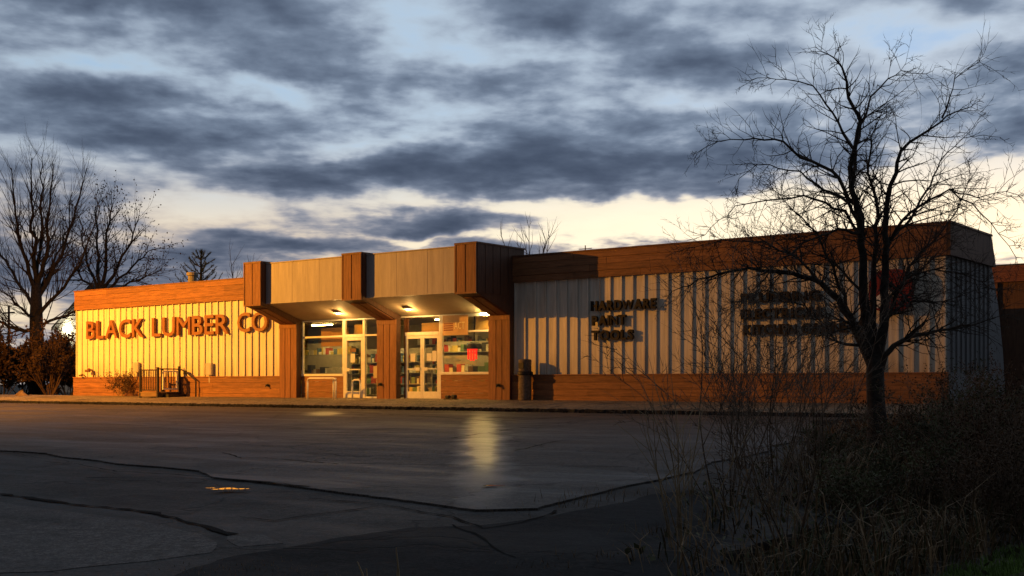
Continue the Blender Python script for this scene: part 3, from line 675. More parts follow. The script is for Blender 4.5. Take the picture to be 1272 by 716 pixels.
sign_line(s3, 'PLUMBING', -15.68, -13.30, 2.83, .27, -.12, .10, M_DLETTER, .042)
sign_line(s3, 'ELECTRICAL', -15.68, -13.20, 2.37, .27, -.12, .10, M_DLETTER, .042)
sign_line(s3, 'KITCHEN CABINETS', -15.60, -12.05, 1.92, .27, -.12, .10, M_DLETTER, .042)
lg = thing('round_sign', 'red rounded sign with a pale lower corner on the wall behind the tree', 'sign', (-11.3, -.2, 2.4))
M_REDP = material('red_sign_paint', (.22, .02, .016), .5, .08, 4., 0)
def rrect(cx, cz, w, h, r, k=6):
    p = []
    for sx, sz, a0 in ((1, 1, 0), (-1, 1, 90), (-1, -1, 180), (1, -1, 270)):
        for i in range(k + 1): a = R(a0 + 90 * i / k); p.append((cx + sx * (w / 2 - r) + r * cos(a), cz + sz * (h / 2 - r) + r * sin(a)))
    return p
prism('panel', rrect(-11.28, 2.98, 1.15, 1.12, .42), 1, -.30, -.16, M_REDP, lg)
prism('stripe', [(-11.82, 2.72), (-11.62, 2.52), (-11.15, 2.86), (-11.35, 3.02)], 1, -.312, -.302, M_WHITE, lg)
box('bracket', (-11.5, -.159, 2.9), (-11.4, -.001, 3.0), M_STEEL, lg); box('bracket', (-11.15, -.159, 2.9), (-11.05, -.001, 3.0), M_STEEL, lg)
# ---- lit lamps under the canopy (they are in the photograph)
def soffit_pt(px, py):
    d = ray(px, py); a = (2.905 - 3.47) / (.06 - (DP + .081)); t = (2.905 + a * (CAM.y - .06) - CAM.z) / (d.z - a * d.y); return CAM + d * t
M_BULB = emissive('canopy_bulb', (1, .62, .18), 22.)
for i, (px, py) in enumerate(((420, 388), (507, 383))):
    p = soffit_pt(px, py)
    t = thing('canopy_lamp', ['small lit lamp in the soffit above the single door', 'small lit lamp in the soffit above the double doors'][i], 'lamp', p, 'lamps in the canopy soffit')
    lathe('trim_ring', [(.17, -.03), (.17, .02), (.12, .03)], M_WHITE, t, p + Vector((0, 0, -.005)), 16)
    lathe('bulb', [(.02, -.075), (.07, -.065), (.10, -.04), (.105, -.032)], M_BULB, t, p + Vector((0, 0, -.005)), 14)
    ld = bpy.data.lights.new('canopy_light', 'POINT'); ld.energy = 55; ld.color = (1, .54, .15); ld.shadow_soft_size = .08
    lo = bpy.data.objects.new('canopy_light', ld); C.objects.link(lo); lo.parent = t; lo.location = (0, 0, -.15)
ts = thing('tube_lamp', 'bright white tube under the canopy at the top of the right window', 'lamp', (-25.1, -.1, 2.84))
box('housing', (-25.28, -.13, 2.885), (-24.83, -.03, 2.91), M_WHITE, ts)
box('tube', (-25.26, -.12, 2.835), (-24.84, -.05, 2.884), emissive('white_tube', (1, .70, .22), 300.), ts)

# ================================================================== THINGS ALONG THE FRONT
# landing with railing and gate by the left wall
PX0, PX1, PY = -42.34, -41.10, -1.30
ld_ = thing('landing', 'small timber landing with dark railings beside the yellow lit wall', 'landing', ((PX0 + PX1) / 2, -.7, 0))
for i in range(5): box('deck_plank', (PX0, PY + i * .235, .15), (PX1, PY + i * .235 + .225, .19), M_TIMBER, ld_)
box('skirt', (PX0 + .02, PY + .01, .0), (PX1 - .02, PY + .05, .148), M_TIMBER, ld_); box('skirt', (PX1 - .05, PY + .06, -.02), (PX1 - .01, -.14, .148), M_STEEL, ld_)
for (x, y, h) in ((PX0, PY, 1.14), (PX1 - .09, PY, 1.20), (PX1 - .09, -.24, 1.25), (PX0, -.24, 1.14)):
    box('post', (x, y, -.05), (x + .09, y + .09, h), M_STEEL, ld_, .006)
box('rail', (PX0 + .09, PY + .02, 1.06), (PX1 - .09, PY + .07, 1.11), M_STEEL, ld_); box('rail', (PX0 + .09, PY + .02, .24), (PX1 - .09, PY + .07, .28), M_STEEL, ld_)
for i in range(8):
    x = PX0 + .2 + i * .118; box('baluster', (x, PY + .03, .28), (x + .024, PY + .055, 1.06), M_STEEL, ld_)
box('rail', (PX1 - .07, PY + .09, 1.10), (PX1 - .02, -.24, 1.15), M_STEEL, ld_)
gate = add('gate', None, ld_, (PX1, -.9, .3))
for (y0, y1, z0, z1) in ((PY + .27, PY + .33, .28, 1.06), (-.36, -.30, .28, 1.06), (PY + .33, -.36, .28, .34), (PY + .33, -.36, 1.0, 1.06)):
    box('gate_frame', (PX1 - .06, y0, z0), (PX1 - .01, y1, z1), M_WHITE, gate)
for i in range(4): y = PY + .42 + i * .13; box('gate_bar', (PX1 - .05, y, .34), (PX1 - .025, y + .03, 1.0), M_STEEL, gate)
hr = Tubes(); hr.tube([(PX1 - .02, -.20, 1.13), (-40.75, -.22, 1.05), (-40.02, -.24, .66), (-40.02, -.24, -.04)], .035, 6)
hr.build('handrail', M_STEEL, ld_, (PX1, -.2, 0))
hb = Tubes(); hb.tube([(-40.72, -.23, 1.06), (-40.72, -.23, .9)], .08, 6); hb.build('rail_bracket', M_STEEL, ld_, (-40.72, -.23, .9))
box('step', (PX1 + .002, -1.0, -.05), (PX1 + .30, -.14, .09), M_STEEL, ld_)
# utility boxes
def ubox(x, z, w, h, label):
    t = thing('utility_box', label, 'box', (x, -.1, z), 'utility boxes on the cream wall')
    box('case', (x, -.16, z), (x + w, -.053, z + h), M_PANEL, t, .01); box('lid', (x + .03, -.172, z + .04), (x + w - .03, -.1605, z + h - .04), M_PANEL, t); box('conduit', (x + w * .4, -.11, z - .32), (x + w * .4 + .05, -.056, z), M_PANEL, t)
ubox(-44.35, 1.02, .36, .42, 'beige utility box on the yellow lit wall above the landing rail'); ubox(-39.52, .86, .38, .50, 'beige utility box on the yellow lit wall right of the landing')
def gooseneck(x, z, s, label):
    t = thing('pipe_vent', label, 'vent', (x, -.2, ZB), 'bent pipes on the base ledge'); q = Tubes()
    q.tube([(x, -.09, ZB), (x, -.10, z), (x - .03 * s, -.16, z + .10 * s), (x - .12 * s, -.22, z + .14 * s), (x - .22 * s, -.26, z + .06 * s)], [.035 * s] * 3 + [.05 * s, .06 * s], 8); q.build('pipe', M_TRIM, t, (x, -.1, ZB))
    box('cowl', (x - .30 * s, -.32, z + .02 * s), (x - .02 * s, -.2, z + .12 * s), M_TRIM, t, .02)
gooseneck(-47.35, 1.02, 1.1, 'dark bent pipe standing on the ledge near the left end of the wall'); gooseneck(-47.95, .84, .7, 'shorter bent pipe at the far left end of the ledge')
def tap(x, y, z, label):
    t = thing('wall_tap', label, 'tap', (x, y, z), 'small taps along the front')
    box('plate', (x - .06, y - .012, z - .06), (x + .06, y - .001, z + .06), M_BLACK, t); q = Tubes(); q.tube([(x, y - .01, z), (x, y - .11, z), (x, y - .14, z - .06)], [.03, .03, .025], 8); q.build('spout', M_BLACK, t, (x, y, z)); box('handle', (x - .05, y - .10, z + .03), (x + .05, y - .06, z + .05), M_BLACK, t)
tap(-35.78, -.115, .46, 'small dark tap on the brown base left of the first column'); tap(-29.68, -.268, .50, 'small dark tap on the middle brown column'); tap(-24.36, -.268, .47, 'small dark tap on the right brown column')
# white pipe rails
def hoop(xa, xb, y, h, ys, label):
    t = thing('pipe_rail', label, 'rail', ((xa + xb) / 2, y, -.06), 'white pipe rails before the doors'); q = Tubes()
    q.tube([(xa, y, h - .10), (xa + .03, y, h - .03), (xa + .10, y, h), (xb - .10, y, h), (xb - .03, y, h - .03), (xb, y, h - .10)], .032, 8); q.build('top_rail', M_WHITE, t, (xa, y, h), True)
    for x, yy in ((xa, y), (xb, y)) + ys:
        q = Tubes(); q.tube([(x, yy, -.07), (x, yy, h - .10)], .032, 8); q.build('leg', M_WHITE, t, (x, yy, -.07), True)
    if ys:
        q = Tubes(); x, yy = ys[0]; q.tube([(x, yy, h - .10), (x + .03, yy - .05, h - .02), (xb - .05, y + .05, h - .01)], .028, 8); q.build('brace', M_WHITE, t, (x, yy, h), True)
hoop(-32.65, -31.20, -1.0, .72, ((-31.60, -.72),), 'white pipe rail standing before the left shop window')
hoop(-30.86, -30.46, -.5, .66, (), 'narrow white pipe hoop standing before the single door')
st = thing('display_stand', 'pale box on a post inside the pane beside the single door', 'stand', (-30.25, .3, 0))
box('box', (-30.48, .18, .72), (-30.06, .46, 1.16), M_PAPER, st, .01); box('post', (-30.36, .24, -.01), (-30.14, .40, .72), M_PAPER, st); box('foot', (-30.46, .18, -.0099), (-30.06, .46, .02), M_PAPER, st)
sc = thing('boot_scraper', 'small black boot scraper with two brushes at the foot of the right window', 'boot scraper', (-26.35, -.35, 0))
box('plate', (-26.62, -.42, -.02), (-26.12, -.22, .02), M_BLACK, sc); box('brush', (-26.60, -.40, .02), (-26.42, -.24, .13), M_BLACK, sc, .03); box('brush', (-26.33, -.40, .02), (-26.15, -.24, .15), M_BLACK, sc, .03)
bi = thing('litter_bin', 'tall round pebble finish litter bin with a dark band beside the right column', 'bin', (-23.18, -.42, -.02))
BL = (-23.18, -.42, 0)
lathe('drum', [(.20, -.02), (.21, .02), (.21, .80)], M_BIN, bi, BL, 24); lathe('band', [(.215, .80), (.25, .82), (.25, .90), (.215, .92)], M_BLACK, bi, BL, 24)
lathe('hood', [(.205, .92), (.21, .94), (.21, 1.26), (.20, 1.30), (.11, 1.315)], M_BIN, bi, BL, 24); box('flap', (-23.28, -.645, 1.02), (-23.08, -.62, 1.20), M_BLACK, bi); box('liner_clip', (-22.945, -.47, .80), (-22.89, -.37, .90), M_BLACK, bi)
# on the roof
rv = thing('roof_vent', 'short round metal vent pipe on the roof before the evergreen', 'vent', (-40.4, 1.5, 3.74))
vp = onY(239, 347, 1.5)
lathe('pipe', [(.19, 3.74), (.19, vp.z + .15)], M_CONC, rv, (vp.x, 1.5, 0), 16); lathe('cap', [(.25, vp.z + .15), (.25, vp.z + .27), (.22, vp.z + .29)], M_CONC, rv, (vp.x, 1.5, 0), 16)
an = thing('roof_antenna', 'thin antenna mast on the roof right of the canopy', 'antenna', (-21, 1.2, 3.74)); ap = onY(727, 305, 1.2)
box('mast', (ap.x - .012, 1.19, 3.74), (ap.x + .012, 1.215, ap.z), M_STEEL, an); box('crossbar', (ap.x - .25, 1.195, ap.z - .12), (ap.x + .25, 1.21, ap.z - .10), M_STEEL, an)

# ================================================================== THE LAMP THAT LIGHTS THE FRONT
LX, LY, LZ = -48.0, -16.0, 8.9
lp = thing('street_lamp', 'tall grey car park lamp post shining on the store front', 'lamp', (LX, LY - 1.3, lotz(LY)))
lathe('pole', [(.16, lotz(LY)), (.15, .4), (.07, LZ + .12)], M_STEEL, lp, (LX, LY - 1.3, 0), 14); lathe('base', [(.28, lotz(LY) - .05), (.28, lotz(LY) + .35), (.2, lotz(LY) + .4)], M_CONC, lp, (LX, LY - 1.3, 0), 16)
q = Tubes(); q.tube([(LX, LY - 1.3, LZ - .05), (LX, LY - .7, LZ + .14), (LX, LY - .3, LZ + .16)], .04, 8); q.build('arm', M_STEEL, lp, (LX, LY - 1.3, LZ))
hd = prism('head', [(LY - .38, LZ + .06), (LY - .30, LZ + .26), (LY + .20, LZ + .22), (LY + .34, LZ + .06)], 0, LX - .17, LX + .17, M_STEEL, lp)
box('lens', (LX - .12, LY - .2, LZ + .015), (LX + .12, LY + .25, LZ + .058), emissive('sodium_lens', (1, .46, .08), 60.), lp)
sd_ = bpy.data.lights.new('sodium_light', 'SPOT'); sd_.energy = 50000; sd_.color = (1, .375, .024); sd_.spot_size = R(148); sd_.spot_blend = 1.; sd_.shadow_soft_size = .10
so = bpy.data.objects.new('sodium_light', sd_); C.objects.link(so); so.parent = lp; so.location = Vector((LX, LY + .1, LZ - .05)) - lp.location
so.rotation_euler = (Vector((-43, -2, 0)) - Vector((LX, LY, LZ))).to_track_quat('-Z', 'Y').to_euler()

# ================================================================== BUILDINGS BEHIND
p0 = onY(1236, 331, 16.); p1 = onY(1320, 333, 16.)
wh = thing('warehouse', 'low dark shed with a reddish brown fascia behind the right end of the store', 'warehouse', ((p0.x + p1.x) / 2, 16, -.2))
xw0, xw1 = p0.x - 2.5, p1.x + 22; zt = p0.z
box('wall', (xw0, 16.1, -.3), (xw1, 16.4, zt - .62), M_BEAMSIDE, wh); box('roof', (xw0 - .1, 16.05, zt), (xw1, 28, zt + .06), M_ROOF, wh)
for i in range(3): box('fascia_board', (xw0 - .05, 15.98 - .012 * (i % 2), zt - .61 + i * .203), (xw1, 16.09, zt - .61 + i * .203 + .198), material('shed_board', (.24, .095, .06), .7, .15, 3., .3, (.4, .4, 6)), wh)
for i in range(14): box('post', (xw0 + .2 + i * 2.2, 15.95, -.3), (xw0 + .4 + i * 2.2, 16.09, zt - .63), M_TRIM, wh)
box('side_wall', (xw0, 16.401, -.3), (xw0 + .2, 27.9, zt - .01), M_BEAMSIDE, wh)
# house far left with a lit lamp
hp = atZ(81, 430, 95)
ho = thing('house', 'pale gabled house with a bright outside lamp between the bare tree and the store', 'house', (hp.x + 4, hp.y, -.2))
M_CLAP = material('clapboard', (.5, .5, .48), .7, .06, 2., .1, (.3, .3, 8))
hx0, hx1, hy = hp.x - .9, hp.x + 9, hp.y
box('wall', (hx0, hy, -.3), (hx1, hy + 9, 5.0), M_CLAP, ho)
prism('gable', [(hx0, 5.0), (hx1, 5.0), ((hx0 + hx1) / 2, 8.0)], 1, hy + .01, hy + 8.99, M_CLAP, ho)
for s in (-1, 1):
    xm_ = (hx0 + hx1) / 2; xe = hx0 - .4 if s < 0 else hx1 + .4
    prism('roof', [(xe, 4.78), (xm_, 8.05), (xm_, 8.25), (xe, 4.98)], 1, hy - .4, hy + 9.4, M_ROOF, ho)
w_ = add('window', None, ho, (hx0 + 1.0, hy, 3)); box('frame', (hx0 + .55, hy - .05, 2.7), (hx0 + 1.55, hy - .001, 4.0), M_TRIM, w_); box('pane', (hx0 + .63, hy - .06, 2.78), (hx0 + 1.47, hy - .051, 3.92), M_BLACK, w_)
hl = atZ(82, 409, 94.6)
lm = thing('wall_lamp', 'bright outside lamp on the corner of the pale house', 'lamp', hl); lathe('globe', [(.05, -.22), (.2, -.14), (.24, 0), (.2, .14), (.05, .22)], emissive('house_bulb', (1, .9, .62), 30.), lm, hl, 14)
box('bracket', (hl.x - .03, hl.y + .24, hl.z - .03), (hl.x + .03, hl.y + .45, hl.z + .03), M_STEEL, lm)
hd_ = bpy.data.lights.new('house_light', 'POINT'); hd_.energy = 160; hd_.color = (1, .84, .5); hd_.shadow_soft_size = .25
hlo = bpy.data.objects.new('house_light', hd_); C.objects.link(hlo); hlo.parent = lm; hlo.location = (0, -.45, 0)
# utility pole, far left
up = atZ(11, 478, 120)
ut = thing('utility_pole', 'thin utility pole on the horizon at the far left', 'pole', (up.x, up.y, -.2)); lathe('pole', [(.16, -.3), (.11, 8.2)], M_TRIM, ut, (up.x, up.y, 0), 8); box('crossarm', (up.x - 1.0, up.y - .06, 7.5), (up.x + 1.0, up.y + .06, 7.65), M_TRIM, ut)

# ================================================================== TREES
def rvec(r): return Vector((r.gauss(0, 1), r.gauss(0, 1), r.gauss(0, 1)))
def grow(tb, p, d, L, r, lev, maxlev, rnd, up=.12, wob=.16, kids=(4, 6), ang=(25, 50), ratio=.62, tip=None, first=.25, k=None):
    n = max(3, min(8, int(L / .35))); pts = [p.copy()]; rad = [r]; d = d.normalized(); r1 = r * (.45 if lev < maxlev else .3); dirs = [d.copy()]
    for i in range(n):
        d = (d + rvec(rnd) * wob * .6 + Vector((0, 0, up))).normalized(); p = p + d * (L / n); pts.append(p.copy()); rad.append(r + (r1 - r) * (i + 1) / n); dirs.append(d.copy())
    tb[0 if lev == 0 else 1].tube(pts, rad, k[lev] if k else (7 if lev == 0 else 5 if lev == 1 else 3), cap=False)
    if lev >= maxlev:
        if tip: tip(tb, pts, dirs, rnd)
        return
    nk = rnd.randint(*kids)
    for j in range(nk):
        t = first + (1 - first) * (j + rnd.uniform(.1, .9)) / nk; i = min(n - 1, int(t * n)); q = pts[i].lerp(pts[i + 1], t * n - i)
        a = R(rnd.uniform(*ang)); dd = dirs[i]; ax = dd.cross(rvec(rnd)).normalized(); nd = (Matrix.Rotation(a, 3, ax) @ dd)
        rr = rad[i] + (rad[i + 1] - rad[i]) * (t * n - i)
        grow(tb, q, nd, L * ratio * rnd.uniform(.7, 1.15) * (1.15 - .35 * t), max(.004, rr * rnd.uniform(.5, .7)), lev + 1, maxlev, rnd, up, wob, kids, ang, ratio, tip, first, k)
    grow(tb, pts[-1], dirs[-1], L * ratio * .9, rad[-1], lev + 1, maxlev, rnd, up, wob, kids, ang, ratio, tip, first, k)
def finish(tree, tb, base, m1, m2, m3=None):
    tb[0].build('trunk', m1, tree, base, True); tb[1].build('crown', m2, tree, base, kind='stuff')
    if len(tb) > 2 and tb[2].v: tb[2].build('leaves', m3, tree, base, kind='stuff')
# big bare tree at the left
def left_tree():
    Z = 72; r = random.Random(21); b = atZ(46, 489, Z); b.z = -.25
    t = thing('bare_tree', 'tall bare tree with fanning limbs at the far left', 'tree', b, 'bare trees behind the left end'); tb = [Tubes(), Tubes()]
    top = atZ(45, 392, Z); mid = atZ(46, 440, Z); fork = atZ(45, 352, Z)
    tb[0].tube([b, mid, top, fork], [.52, .44, .38, .28], 8)
    limbs = [((45, 352), (42, 300), (38, 250), (40, 172), .22), ((45, 360), (58, 310), (60, 255), (66, 180), .22), ((46, 372), (75, 310), (92, 255), (108, 185), .20), ((45, 365), (28, 305), (18, 250), (14, 185), .20),
             ((46, 395), (80, 350), (105, 300), (124, 232), .17), ((45, 385), (20, 340), (2, 300), (-18, 240), .17), ((46, 412), (18, 400), (-8, 380), (-30, 350), .19), ((46, 405), (80, 385), (110, 362), (126, 330), .14),
             ((45, 352), (50, 290), (52, 230), (52, 170), .18), ((46, 398), (30, 380), (8, 352), (-20, 330), .13), ((46, 372), (60, 330), (82, 280), (90, 215), .15)]
    for *pp, rad in limbs:
        off = r.uniform(-3, 3); pts = [atZ(px, py + 8 * i, Z + off * i / 3) for i, (px, py) in enumerate(pp)]; q = []
        for i in range(3):
            for s in range(4): q.append(pts[i].lerp(pts[i + 1], s / 4) + rvec(r) * .06 * (i + s > 0))
        q.append(pts[-1]); n = len(q); rd = [.72 * rad * (1 - .86 * i / (n - 1)) for i in range(n)]
        tb[0].tube(q, rd, 6, cap=False)
        for i in range(2, n):
            for _ in range(3):
                d = (q[i] - q[i - 1]).normalized(); nd = Matrix.Rotation(R(r.uniform(18, 48)), 3, d.cross(rvec(r)).normalized()) @ d
                grow(tb, q[i - 1].lerp(q[i], r.random()), nd, r.uniform(1.2, 2.5) * (1.1 - .45 * i / n), max(.014, min(.035, rd[i] * .4)), 1, 3, r, .10, .13, (2, 3), (16, 40), .58, None, .2, (6, 4, 3, 3))
    finish(t, tb, b, M_BARK, M_TWIG)
left_tree()
def left_tree2():
    Z = 78; r = random.Random(5); b = atZ(124, 489, Z); b.z = -.25
    t = thing('bare_tree', 'smaller tree with a few clinging leaves rising behind the left roof end', 'tree', b, 'bare trees behind the left end'); tb = [Tubes(), Tubes(), Tubes()]
    fork = atZ(125, 365, Z); tb[0].tube([b, b.lerp(fork, .5), fork], [.36, .3, .24], 8)
    def tip(tb, pts, dirs, rnd):
        for q, d in zip(pts[1:], dirs[1:]):
            if rnd.random() < .6: tb[2].leaf(q + rvec(rnd) * .06, d + rvec(rnd) * .8, .09, .15, rnd)
    for *pp, rad in [((125, 362), (122, 330), (120, 300), (118, 262), .15), ((125, 360), (132, 325), (134, 290), (140, 255), .15), ((126, 365), (145, 335), (160, 300), (172, 272), .13), ((126, 366), (150, 345), (170, 325), (190, 310), .11),
                     ((126, 368), (160, 352), (180, 344), (200, 336), .09), ((125, 365), (112, 335), (104, 305), (100, 275), .12), ((124, 368), (104, 350), (92, 330), (84, 305), .10)]:
        off = r.uniform(-2, 2); pts = [atZ(px, py, Z + off * i / 3) for i, (px, py) in enumerate(pp)]; q = []
        for i in range(3):
            for s in range(3): q.append(pts[i].lerp(pts[i + 1], s / 3) + rvec(r) * .08 * (i + s > 0))
        q.append(pts[-1]); n = len(q); rd = [rad * (1 - .78 * i / (n - 1)) for i in range(n)]; tb[0].tube(q, rd, 5, cap=False)
        for i in range(2, n):
            for _ in range(3):
                d = (q[i] - q[i - 1]).normalized(); nd = Matrix.Rotation(R(r.uniform(20, 55)), 3, d.cross(rvec(r)).normalized()) @ d
                grow(tb, q[i], nd, r.uniform(1.0, 1.9), max(.014, min(.03, rd[i] * .5)), 1, 2, r, .04, .16, (3, 4), (20, 45), .55, tip, .2, (5, 4, 3))
    finish(t, tb, b, M_BARK, M_TWIG, M_BROWNLEAF)
left_tree2()
def pine():
    Z = 66; r = random.Random(9); b = atZ(248, 489, Z); b.z = -.2; top = atZ(250, 316, Z)
    t = thing('pine_tree', 'dark evergreen with feathery upswept branches above the left roof', 'tree', b); tb = [Tubes(), Tubes(), Tubes()]
    tb[0].tube([b, b.lerp(top, .5), top], [.3, .18, .03], 7); H = top.z - b.z
    for i in range(10):
        z = b.z + H * (.50 + .46 * i / 9); L = .45 + (top.z - z) * .52
        for j in range(5):
            a = 2 * pi * j / 5 + i * .7 + r.uniform(-.3, .3); p = Vector((b.x, b.y, z)).lerp(Vector((top.x, top.y, z)), .5); d = Vector((cos(a), sin(a), .42)).normalized(); L2 = L * r.uniform(.75, 1.1); n = 7; pts = [p]
            for s in range(n): d = (d + Vector((0, 0, .10)) + rvec(r) * .05).normalized(); p = p + d * L2 / n; pts.append(p)
            tb[1].tube(pts, [.035 * (1 - .8 * s / n) for s in range(n + 1)], 3, cap=False)
            for s in range(2, n + 1):
                for _ in range(13): tb[2].leaf(pts[s - 1].lerp(pts[s], r.random()), (pts[s] - pts[s - 1]).normalized() * 1.3 + rvec(r) * .38, .022, r.uniform(.14, .26), r)
    for _ in range(60): tb[2].leaf(top + rvec(r) * .03, Vector((0, 0, 1)) + rvec(r) * .4, .025, .3, r)
    finish(t, tb, b, M_BARK, M_TWIG, M_NEEDLE)
pine()
def far_tree(px, ptop, Z, w, seed, label, nst=7):
    r = random.Random(seed); b = atZ(px, 489, Z); b.z = -.2; H = atZ(px, ptop, Z).z - b.z
    t = thing('bare_tree', label, 'tree', b, 'thin bare trees behind the store'); tb = [Tubes(), Tubes()]
    tb[0].tube([b, b + Vector((.1, 0, H * .3)), b + Vector((0, 0, H * .55))], [.2, .16, .11], 6)
    for j in range(nst):
        x = w * (j / (nst - 1) * 2 - 1) + r.uniform(-.2, .2); s = b + Vector((0, 0, H * r.uniform(.42, .55))); e = b + Vector((x * RT.x, x * RT.y + r.uniform(-1, 1), H * r.uniform(.86, 1.0) - abs(x) * .25))
        q = [s.lerp(e, i / 6) + Vector((0, 0, .25 * sin(pi * i / 6) * -abs(x) * .5)) + rvec(r) * .05 for i in range(7)]; tb[0].tube(q, [.06 - .007 * i for i in range(7)], 4, cap=False)
        for i in range(2, 7):
            for _ in range(2):
                d = (q[i] - q[i - 1]).normalized(); nd = Matrix.Rotation(R(r.uniform(20, 45)), 3, d.cross(rvec(r)).normalized()) @ d; grow(tb, q[i], nd, r.uniform(.6, 1.2), .02, 1, 2, r, .1, .15, (1, 3), (18, 40), .55, None, .3, (4, 3, 3))
    finish(t, tb, b, M_BARK, M_TWIG)
far_tree(660, 275, 74, 1.5, 31, 'thin bare treetop showing above the roof right of the canopy')
far_tree(298, 328, 70, .8, 33, 'few bare twigs showing above the roof left of the canopy', 4)
# the bare tree in front of the right-hand wall
def front_tree():
    Z = 20.; r = random.Random(14); b = atZ(1089, 548, Z); b.z = gz(b.x, b.y) - .05
    t = thing('bare_tree', 'spreading bare tree with crooked twigs in front of the right wall', 'tree', b); tb = [Tubes(), Tubes()]
    fork = atZ(1087, 462, Z); tb[0].tube([b, b.lerp(fork, .3) + Vector((.03, 0, 0)), b.lerp(fork, .7), fork, atZ(1086, 440, Z)], [.22, .165, .145, .145, .12], 10)
    L = [([(1086, 455), (1075, 400), (1072, 340), (1070, 290), (1058, 237), (1056, 208), (1063, 180), (1069, 148), (1054, 122), (1052, 102), (1046, 84), (1036, 72), (1020, 64)], .105, 0.),
         ([(1063, 180), (1081, 121), (1103, 98), (1119, 88), (1150, 92)], .032, .3),
         ([(1090, 455), (1098, 390), (1100, 330), (1099, 290), (1103, 245), (1119, 188), (1144, 168), (1176, 144), (1206, 133)], .10, -.6),
         ([(1170, 147), (1180, 120), (1186, 98), (1216, 77)], .018, -.6),
         ([(1101, 300), (1125, 280), (1143, 249), (1168, 200), (1196, 172), (1222, 168)], .036, .8),
         ([(1101, 310), (1120, 275), (1143, 256), (1180, 235), (1208, 253), (1240, 290), (1262, 320)], .036, -1.2),
         ([(1180, 236), (1215, 246), (1250, 238), (1290, 247)], .016, -1.2),
         ([(1070, 300), (1071, 269), (1034, 213), (994, 196), (973, 176), (937, 172), (892, 176), (866, 190)], .05, .6),
         ([(1058, 237), (1063, 190), (1034, 140), (1010, 107), (977, 99), (941, 97)], .036, -.5),
         ([(1066, 275), (1054, 252), (1014, 229), (994, 213), (941, 204), (918, 222)], .034, -1.),
         ([(1070, 305), (1050, 262), (998, 243), (953, 249), (913, 256), (876, 292)], .034, 1.2),
         ([(1082, 452), (1060, 405), (1042, 372), (1020, 352), (985, 340), (930, 333), (880, 345), (835, 362)], .085, 1.0),
         ([(1020, 352), (990, 320), (950, 300), (900, 298), (850, 310)], .03, 1.2),
         ([(1094, 458), (1110, 430), (1132, 417), (1165, 411), (1210, 404), (1245, 392)], .06, -.8),
         ([(1084, 450), (1070, 420), (1050, 380), (1035, 330), (1015, 290), (985, 262), (960, 235)], .05, -.3),
         ([(1092, 430), (1112, 370), (1130, 330), (1160, 300), (1185, 268), (1205, 215)], .045, 1.1),
         ([(1086, 440), (1085, 380), (1086, 320), (1090, 260), (1078, 215), (1082, 170), (1095, 140)], .075, .9),
         ([(1097, 380), (1125, 345), (1160, 335), (1200, 342), (1240, 362)], .03, .5),
         ([(1076, 410), (1045, 398), (1005, 410), (965, 440)], .03, -1.3), ([(1070, 290), (1040, 285), (1000, 300), (960, 330), (930, 372)], .03, -.9), ([(1078, 430), (1040, 425), (1000, 380), (950, 360), (905, 385)], .032, .4), ([(1100, 350), (1130, 375), (1170, 375), (1215, 360)], .028, -.5), ([(1074, 370), (1040, 330), (1010, 315), (970, 290)], .03, .2), ([(1100, 400), (1130, 365), (1150, 325), (1180, 310)], .03, 1.4)]
    def spur(tb, pts, dirs, rnd):
        pass
    for li, (pp, rad, off) in enumerate(L):
        n0 = len(pp); pts = [atZ(px, py, Z + off * (i / (n0 - 1)) ** .8) for i, (px, py) in enumerate(pp)]; q = [pts[0]]
        for i in range(n0 - 1):
            S = max(2, int((pts[i + 1] - pts[i]).length / .16))
            for s in range(1, S + 1): q.append(pts[i].lerp(pts[i + 1], s / S) + rvec(r) * (.017 if s < S else 0))
        n = len(q); rd = [max(.0055, rad * (1 - .93 * (i / (n - 1)) ** .8)) for i in range(n)]; tb[0 if rad > .06 else 1].tube(q, rd, 7 if rad > .06 else 5, cap=False)
        st_ = int(n * .12) + (n // 4 if rad > .07 else 1)
        for i in range(st_, n):
            for _ in range((2 if i % 3 else 3) + (2 if li >= 11 else 0)):
                d = (q[i] - q[i - 1]).normalized(); nd = Matrix.Rotation(R(r.uniform(28, 75)), 3, d.cross(rvec(r)).normalized()) @ d
                grow(tb, q[i], nd, r.uniform(.28, .82) * (1.15 - .5 * i / n), max(.005, min(.014, rd[i] * .5)), 1, 3 if r.random() < .5 else 2, r, .03, .30, (2, 4), (25, 65), .52, None, .15, (5, 4, 3, 3))
    finish(t, tb, b, M_BARK, M_TWIG)
front_tree()

# ================================================================== BUSHES, THICKET, WEEDS
def shrub(name, label, b, stems, H, spread, rnd, mat, leafmat=None, leaves=0, lev=2, cat='shrub', group=None, rad=.012, lean=(0, 0), ls=1.):
    t = thing(name, label, cat, b, group); tb = [Tubes(), Tubes(), Tubes()]
    def tip(tb, pts, dirs, rr):
        for q, d in zip(pts[1:], dirs[1:]):
            for _ in range(leaves): tb[2].leaf(q + rvec(rr) * .03, d + rvec(rr) * .9, ls * rr.uniform(.02, .045), ls * rr.uniform(.04, .08), rr)
    for i in range(stems):
        a = rnd.uniform(0, 2 * pi); s = rnd.random() ** .6 * spread
        d = Vector((cos(a) * s + lean[0], sin(a) * s + lean[1], 1)); p = b + Vector((cos(a) * .12 * rnd.random(), sin(a) * .12 * rnd.random(), -.05))
        grow(tb, p, d, H * rnd.uniform(.5, .85), rad * rnd.uniform(.6, 1.2), 0, lev, rnd, .02, .16, (2, 4), (18, 50), .5, tip if leaves else None, .3, (4, 3, 3, 3))
    tb[0].build('stems', mat, t, b, kind='stuff'); tb[1].build('twigs', mat, t, b, kind='stuff')
    if tb[2].v: tb[2].build('leaves', leafmat, t, b, kind='stuff')
    return t
rq = random.Random(77)
